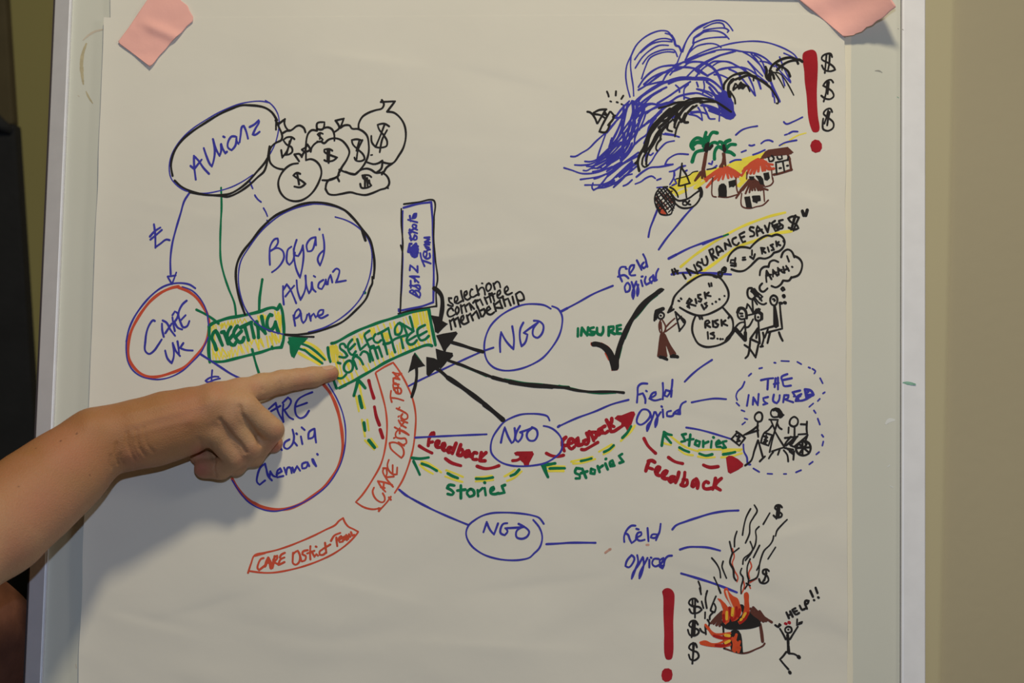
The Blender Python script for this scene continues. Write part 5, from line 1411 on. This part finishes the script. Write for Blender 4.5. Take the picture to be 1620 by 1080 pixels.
def arm_post(me):
    n = len(me.vertices)
    co = np.empty(n * 3); me.vertices.foreach_get('co', co); co = co.reshape(-1, 3)
    no = np.empty(n * 3); me.vertices.foreach_get('normal', no); no = no.reshape(-1, 3)
    px, py = to_px(co)
    view = np.array(CAM) - co
    view /= np.linalg.norm(view, axis=1)[:, None]
    face = np.clip((no * view).sum(1) * 2.5, 0, 1)
    d = np.zeros(n)
    z2 = lambda pts: [(100 + x / 5.4, 580 + y / 5.4) for x, y in pts]
    z1 = lambda pts: [(300 + x / 5.142, 570 + y / 5.142) for x, y in pts]
    # (polyline, width px, depth mm)
    grooves = [(z2([(540, 560), (545, 640), (575, 720), (610, 790)]), 2.2, 0.75), (z2([(625, 540), (630, 620), (650, 690), (700, 760)]), 2.2, 0.7),
               (z2([(690, 520), (700, 600), (720, 670), (775, 730)]), 2.0, 0.45), (z2([(455, 650), (450, 740), (470, 830)]), 2.0, 0.8),
               (z2([(485, 740), (490, 790), (515, 830)]), 1.6, 0.6), (z2([(405, 760), (400, 820), (410, 860)]), 2.0, 0.5),
               (z2([(575, 600), (590, 680), (640, 760), (680, 800)]), 1.3, 0.35),
               (z1([(205, 820), (200, 880), (215, 945)]), 1.3, 0.7), (z1([(565, 640), (600, 660), (650, 650), (700, 640)]), 1.2, 0.5),
               (z1([(590, 225), (600, 245)]), 2.0, 0.5), (z1([(735, 180), (745, 215), (740, 240)]), 2.2, 0.45), (z1([(700, 195), (705, 235)]), 1.6, 0.25),
               (z1([(245, 480), (290, 545), (350, 620), (420, 690), (455, 745)]), 3.2, 1.2), (z1([(405, 375), (420, 440), (480, 520), (545, 610), (572, 680)]), 3.4, 1.2),
               (z1([(470, 265), (520, 300), (575, 350)]), 2.5, 0.5), (z1([(75, 640), (95, 700), (110, 750)]), 3.0, 0.6), (z1([(160, 690), (185, 760), (205, 810)]), 2.6, 0.8),
               (z1([(955, 45), (965, 70)]), 1.6, 0.12), (z1([(930, 60), (940, 85)]), 1.6, 0.12)]
    for pl, wd, dep in grooves:
        q = seg_dist(px, py, pl)
        d -= 1.35 * dep / 1000 * np.exp(-(q / wd) ** 2)
    bumps = [((335, 634), 15, 1.0), ((303, 664), 14, 1.1), ((440, 672), 9, 0.8), ((401, 705), 9, 0.8), ((382, 718), 9, 0.8),
             ((140, 668), 18, 1.6), ((205, 722), 12, 0.9), ((226, 730), 10, 0.6), ((443, 590), 9, 0.4), ((250, 645), 22, 0.5)]
    for (x, y), wd, hh in bumps:
        d += hh / 1000 * np.exp(-((px - x) ** 2 + (py - y) ** 2) / wd ** 2)
    # tendons fanning over the back of the hand
    for pl in ([(200, 655), (300, 632), (338, 615)], [(205, 672), (290, 650), (325, 640)], [(210, 688), (270, 672), (300, 665)]):
        q = seg_dist(px, py, pl)
        d += 0.00035 * np.exp(-(q / 5.0) ** 2)
    co = co + no * (d * face)[:, None]
    me.vertices.foreach_set('co', co.ravel())
    me.update()


def arm_shade(me):
    n = len(me.vertices)
    co = np.empty(n * 3); me.vertices.foreach_get('co', co); co = co.reshape(-1, 3)
    px, py = to_px(co)
    red = np.zeros(n)
    for (x, y), wd, a in [((318, 742), 16, 1.0), ((440, 708), 14, 1.0), ((528, 594), 12, 0.8), ((480, 606), 16, 0.4), ((345, 616), 16, 0.35), ((300, 645), 30, 0.35),
                          ((315, 716), 12, 0.9), ((210, 725), 20, 0.4), ((110, 720), 45, 0.45), ((60, 800), 60, 0.5), ((440, 682), 10, 0.45), ((400, 712), 12, 0.35), ((380, 728), 12, 0.35),
                          ((404, 612), 12, 0.35), ((25, 860), 45, 0.45)]:
        red = np.maximum(red, a * np.exp(-((px - x) ** 2 + (py - y) ** 2) / wd ** 2))
    # sun-tanned back of hand and forearm against the paler fingers
    tan = np.clip(1 - (px - 300) / 90.0, 0, 1) * np.clip(1.15 - (py - (735 - 0.28 * px)) / 110.0, 0, 1)
    tan = np.clip(tan, 0, 1)
    ca = me.color_attributes.new('skin_zones', 'FLOAT_COLOR', 'POINT')
    arr = np.zeros((n, 4)); arr[:, 0] = red; arr[:, 1] = tan; arr[:, 3] = 1
    for mx, my, mr in ((122.5, 686, 1.5), (58, 709, 1.3), (96, 697, 1.0), (143, 752, 0.9), (30, 770, 1.1)):
        arr[:, 2] = np.maximum(arr[:, 2], 0.8 * (np.hypot(px - mx, py - my) < mr))
    ca.data.foreach_set('color', arr.ravel())


def skin_material():
    m = bpy.data.materials.new('skin')
    m.use_nodes = True
    nt = m.node_tree
    N, Lk = nt.nodes, nt.links
    b = N['Principled BSDF']
    at = N.new('ShaderNodeAttribute'); at.attribute_name = 'skin_zones'
    sep = N.new('ShaderNodeSeparateColor'); Lk.new(at.outputs['Color'], sep.inputs[0])
    tc = N.new('ShaderNodeTexCoord')

    def nz(scale, det=5):
        q = N.new('ShaderNodeTexNoise'); q.inputs['Scale'].default_value = scale; q.inputs['Detail'].default_value = det
        Lk.new(tc.outputs['Object'], q.inputs['Vector']); return q

    def mix(fac, A, B):
        q = N.new('ShaderNodeMix'); q.data_type = 'RGBA'
        for s, v in ((0, fac), (6, A), (7, B)):
            if isinstance(v, (tuple, float)): q.inputs[s].default_value = v
            else: Lk.new(v, q.inputs[s])
        return q.outputs[2]
    base = mix(sep.outputs[1], (0.53, 0.32, 0.175, 1), (0.385, 0.178, 0.068, 1))
    c = mix(sep.outputs[0], base, (0.50, 0.185, 0.125, 1))
    n1 = nz(45)
    r = N.new('ShaderNodeValToRGB'); r.color_ramp.elements[0].position = 0.35; r.color_ramp.elements[1].position = 0.7
    r.color_ramp.elements[0].color = (0, 0, 0, 1); r.color_ramp.elements[1].color = (0.3, 0.3, 0.3, 1)
    Lk.new(n1.outputs['Fac'], r.inputs['Fac'])
    c = mix(r.outputs['Color'], c, (0.50, 0.21, 0.14, 1))
    n2 = nz(420, 3)
    r2 = N.new('ShaderNodeValToRGB'); r2.color_ramp.elements[0].position = 0.3; r2.color_ramp.elements[1].position = 0.75
    r2.color_ramp.elements[0].color = (0.0, 0.0, 0.0, 1); r2.color_ramp.elements[1].color = (0.16, 0.16, 0.16, 1)
    Lk.new(n2.outputs['Fac'], r2.inputs['Fac'])
    c = mix(r2.outputs['Color'], c, (0.33, 0.16, 0.07, 1))
    c = mix(sep.outputs[2], c, (0.12, 0.05, 0.03, 1))
    Lk.new(c, b.inputs['Base Color'])
    b.inputs['Roughness'].default_value = 0.55
    b.inputs['Specular IOR Level'].default_value = 0.35
    b.inputs['Subsurface Weight'].default_value = 0.12
    b.inputs['Subsurface Radius'].default_value = (0.006, 0.002, 0.001)
    b.inputs['Subsurface Scale'].default_value = 0.5
    v = N.new('ShaderNodeTexVoronoi'); v.inputs['Scale'].default_value = 900
    Lk.new(tc.outputs['Object'], v.inputs['Vector'])
    n3 = nz(160, 4)
    ad = N.new('ShaderNodeMath'); ad.operation = 'ADD'
    Lk.new(v.outputs['Distance'], ad.inputs[0]); Lk.new(n3.outputs['Fac'], ad.inputs[1])
    bp = N.new('ShaderNodeBump'); bp.inputs['Distance'].default_value = 0.00022; bp.inputs['Strength'].default_value = 0.8
    Lk.new(ad.outputs[0], bp.inputs['Height']); Lk.new(bp.outputs['Normal'], b.inputs['Normal'])
    return m


M_SKIN = skin_material()
M_NAIL = pmat('fingernail', (0.60, 0.36, 0.25), 0.3, spec=0.5)
M_HAIR = pmat('dark_brown_hair', (0.05, 0.03, 0.02), 0.6, 0.3, 90, 0.002, 200)
M_SHIRT = pmat('dark_grey_shirt', (0.05, 0.05, 0.055), 0.9, 0.15, 60, 0.0008, 200)
M_TROUSER = pmat('navy_trousers', (0.03, 0.035, 0.055), 0.9, 0.15, 60, 0.0008, 200)
M_SHOE = pmat('black_shoe_leather', (0.02, 0.02, 0.02), 0.4)
M_EYE = pmat('eye_white', (0.8, 0.8, 0.78), 0.25)
M_IRIS = pmat('dark_iris', (0.05, 0.03, 0.02), 0.2)

PX0 = -0.80
PM = Matrix.Translation((PX0, -0.12, 0.0))
PMI = PM.inverted()
person = empty('person', PM, 'person at the left edge with bare forearm, pointing a finger at the SELECTION COMMITTEE box', 'person')
arm = field_object('arm', F, M_SKIN, person, PMI, arm_shade, arm_post, 2)
arm['label'] = 'bare right forearm and hand with index finger pointing, other fingers curled'

# fingernail on top of the index fingertip
tip, dip = Vector(H(523.5, 590.2, 9.6)), Vector(H(494, 596, 18.5))
ax = (tip - dip).normalized()
upv = (Vector(H(519, 572, 12)) - Vector(H(519, 590, 11))).normalized()
upv = (upv + BN * 0.22).normalized()
upv = (upv - ax * upv.dot(ax)).normalized()
sd = ax.cross(upv)
from mathutils.bvhtree import BVHTree
bt = BVHTree.FromPolygons([v.co.copy() for v in arm.data.vertices], [tuple(p.vertices) for p in arm.data.polygons])
vs, fs = [], []
NC = 12
cen = dip.lerp(tip, 0.86)
for j in range(NC + 1):
    s = j / NC
    for i in range(NC + 1):
        a = (i / NC - 0.5) * 1.3
        wv = 0.00655 - 0.0006 * s - 0.0022 * max(0, s - 0.55) ** 2 * 4 * 0.5
        sh_ = (1 - abs(2 * s - 1) ** 3) ** 0.4
        p = cen + ax * ((s - 0.45) * 0.0105) + (upv * math.cos(a * sh_) + sd * math.sin(a * sh_)) * wv
        p = PMI @ p
        hit, nrm, _i, _d = bt.find_nearest(p)
        rim = 1 - max(abs(2 * s - 1), abs(2 * i / NC - 1)) ** 4
        vs.append(hit + nrm * (0.00005 + 0.00022 * rim))
for j in range(NC):
    for i in range(NC):
        k = j * (NC + 1) + i
        fs.append((k, k + 1, k + NC + 2, k + NC + 1))
nail = link('fingernail', mesh_from('fingernail', vs, fs, True), M_NAIL, person)
sm = nail.modifiers.new('t', 'SOLIDIFY'); sm.thickness = 0.0001; sm.offset = -1

# far arm, hanging beside the board; shade on its skin painted as dark brown
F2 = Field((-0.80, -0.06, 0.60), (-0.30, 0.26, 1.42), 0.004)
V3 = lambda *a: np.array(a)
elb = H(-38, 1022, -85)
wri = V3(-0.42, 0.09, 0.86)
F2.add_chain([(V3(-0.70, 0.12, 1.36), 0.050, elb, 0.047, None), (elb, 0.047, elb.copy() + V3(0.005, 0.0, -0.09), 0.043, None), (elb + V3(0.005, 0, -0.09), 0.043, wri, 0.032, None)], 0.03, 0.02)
arm2 = field_object('far_arm', F2, M_ARM_SHIRT, person, PMI, None, None, 3)
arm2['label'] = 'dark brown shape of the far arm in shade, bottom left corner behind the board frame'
F2 = Field((-0.50, 0.0, 0.60), (-0.34, 0.20, 0.95), 0.003)
F2.add_chain([(wri, 0.026, wri + V3(0.005, 0, -0.08), 0.020, None), (wri + V3(0, 0.03, -0.02), 0.018, wri + V3(0.0, 0.035, -0.08), 0.014, None), (wri + V3(0, -0.02, -0.02), 0.018, wri + V3(0.0, -0.022, -0.08), 0.014, None)], 0.02, 0.02)
for k, (dy, ln) in enumerate(((-0.032, 0.062), (-0.011, 0.075), (0.010, 0.080), (0.031, 0.072))):
    r0 = wri + V3(0.004, dy, -0.085)
    m1 = r0 + V3(0.006, dy * 0.08, -ln * 0.5)
    F2.add_chain([(r0, 0.0095, m1, 0.0085, None), (m1, 0.0085, m1 + V3(-0.012, 0, -ln * 0.45), 0.0075, None)], 0.004, 0.004)
F2.add_chain([(wri + V3(0, -0.03, -0.03), 0.013, wri + V3(-0.012, -0.055, -0.065), 0.011, None), (wri + V3(-0.012, -0.055, -0.065), 0.011, wri + V3(-0.02, -0.058, -0.10), 0.009, None)], 0.006, 0.008)
field_object('hand', F2, M_SKIN, person, PMI, None, None, 2)

# torso, neck and head outside the picture
F3 = Field((-1.02, -0.48, 0.0), (-0.50, 0.26, 1.80), 0.008)
X = PX0
F3.add_chain([(V3(X, -0.19, 0.95), 0.115, V3(X, -0.05, 0.95), 0.115, None), (V3(X, -0.18, 1.12), 0.10, V3(X, -0.06, 1.12), 0.10, None),
              (V3(X + .01, -0.21, 1.30), 0.105, V3(X + .01, -0.01, 1.30), 0.105, None)], 0.14, 0.05)
F3.add_chain([(V3(X, -0.24, 1.37), 0.062, V3(-0.66, -0.34, 1.355), 0.064, None), (V3(-0.66, -0.34, 1.355), 0.064, V3(-0.615, -0.315, 1.27), 0.060, None)], 0.04, 0.05)
F3.add_chain([(V3(X, 0.0, 1.37), 0.062, V3(-0.71, 0.12, 1.355), 0.064, None), (V3(-0.71, 0.12, 1.355), 0.064, V3(-0.63, 0.115, 1.285), 0.060, None)], 0.04, 0.05)
shirt = field_object('shirt', F3, M_ARM_SHIRT, person, PMI, None, None, 4)
F4 = Field((-1.02, -0.40, 0.0), (-0.60, 0.16, 1.05), 0.008)
F4.add_chain([(V3(X, -0.19, 0.93), 0.11, V3(X, -0.05, 0.93), 0.11, None)], 0.05, 0.05)
for yy in (-0.21, -0.03):
    F4.add_chain([(V3(X, yy, 0.86), 0.090, V3(X + .01, yy, 0.48), 0.062, None), (V3(X + .01, yy, 0.48), 0.062, V3(X - .01, yy, 0.09), 0.048, None)], 0.03, 0.03)
field_object('trousers', F4, M_TROUSER, person, PMI, None, None, 4)
for yy in (-0.21, -0.03):
    Fs = Field((-0.94, yy - 0.08, -0.02), (-0.54, yy + 0.08, 0.16), 0.005)
    Fs.add_chain([(V3(X - .03, yy, 0.05), 0.042, V3(X + .13, yy, 0.036), 0.034, None), (V3(X - .01, yy, 0.06), 0.045, V3(X - .01, yy, 0.10), 0.046, None)], 0.03, 0.03)
    field_object('shoe', Fs, M_SHOE, person, PMI, None, None, 3)
hc = V3(X + 0.02, -0.12, 1.60)
F5 = Field((-0.95, -0.30, 1.33), (-0.60, 0.06, 1.80), 0.003)
F5.add_chain([(V3(X, -0.12, 1.36), 0.055, hc + V3(-0.01, 0, -0.06), 0.052, None)], 0.02, 0.02)
F5.add_chain([(hc + V3(-0.012, 0, 0.03), 0.083, hc + V3(0.02, 0, 0.02), 0.078, None), (hc + V3(0.03, 0, -0.03), 0.058, hc + V3(0.045, 0, -0.078), 0.032, None)], 0.05, 0.03)
F5.add_chain([(hc + V3(0.092, 0, 0.012), 0.007, hc + V3(0.112, 0, -0.022), 0.011, None)], 0.01, 0.012)
F5.add_chain([(hc + V3(0.078, -0.012, -0.052), 0.008, hc + V3(0.078, 0.012, -0.052), 0.008, None)], 0.004, 0.005)
F5.add_chain([(hc + V3(0.076, -0.010, -0.062), 0.008, hc + V3(0.076, 0.010, -0.062), 0.008, None)], 0.004, 0.005)
for s in (-1, 1):
    F5.add_chain([(hc + V3(0.0, s * 0.082, 0.012), 0.010, hc + V3(0.004, s * 0.080, -0.022), 0.007, None)], 0.006, 0.006)
    F5.add_chain([(hc + V3(0.090, s * 0.016, 0.026), 0.008, hc + V3(0.080, s * 0.046, 0.027), 0.008, None)], 0.004, 0.012)
field_object('head', F5, M_SKIN, person, PMI, None, None, 2)
F6 = Field((-0.98, -0.30, 1.40), (-0.62, 0.06, 1.80), 0.005)
F6.add_chain([(hc + V3(-0.03, 0, 0.045), 0.094, hc + V3(0.0, 0, 0.058), 0.086, None), (hc + V3(-0.045, 0, 0.02), 0.088, hc + V3(-0.055, 0, -0.07), 0.06, None)], 0.03, 0.02)
for s in (-1, 1):
    F6.add_chain([(hc + V3(-0.02, s * 0.07, 0.03), 0.035, hc + V3(-0.04, s * 0.065, -0.08), 0.022, None)], 0.03, 0.03)
field_object('hair', F6, M_HAIR, person, PMI, None, None, 2)


def ball(name, c, r, mat):
    bm = bmesh.new()
    bmesh.ops.create_uvsphere(bm, u_segments=20, v_segments=12, radius=r)
    for v in bm.verts:
        v.co += Vector(c) - Vector((PX0, -0.12, 0))
    me = bpy.data.meshes.new(name); bm.to_mesh(me); bm.free()
    me.polygons.foreach_set('use_smooth', [True] * len(me.polygons))
    return link(name, me, mat, person)


for s in (-1, 1):
    e = ball('eye', hc + V3(0.083, s * 0.031, 0.010), 0.0125, M_EYE)
    me = ball('iris', hc + V3(0.0935, s * 0.031, 0.010), 0.0045, M_IRIS)
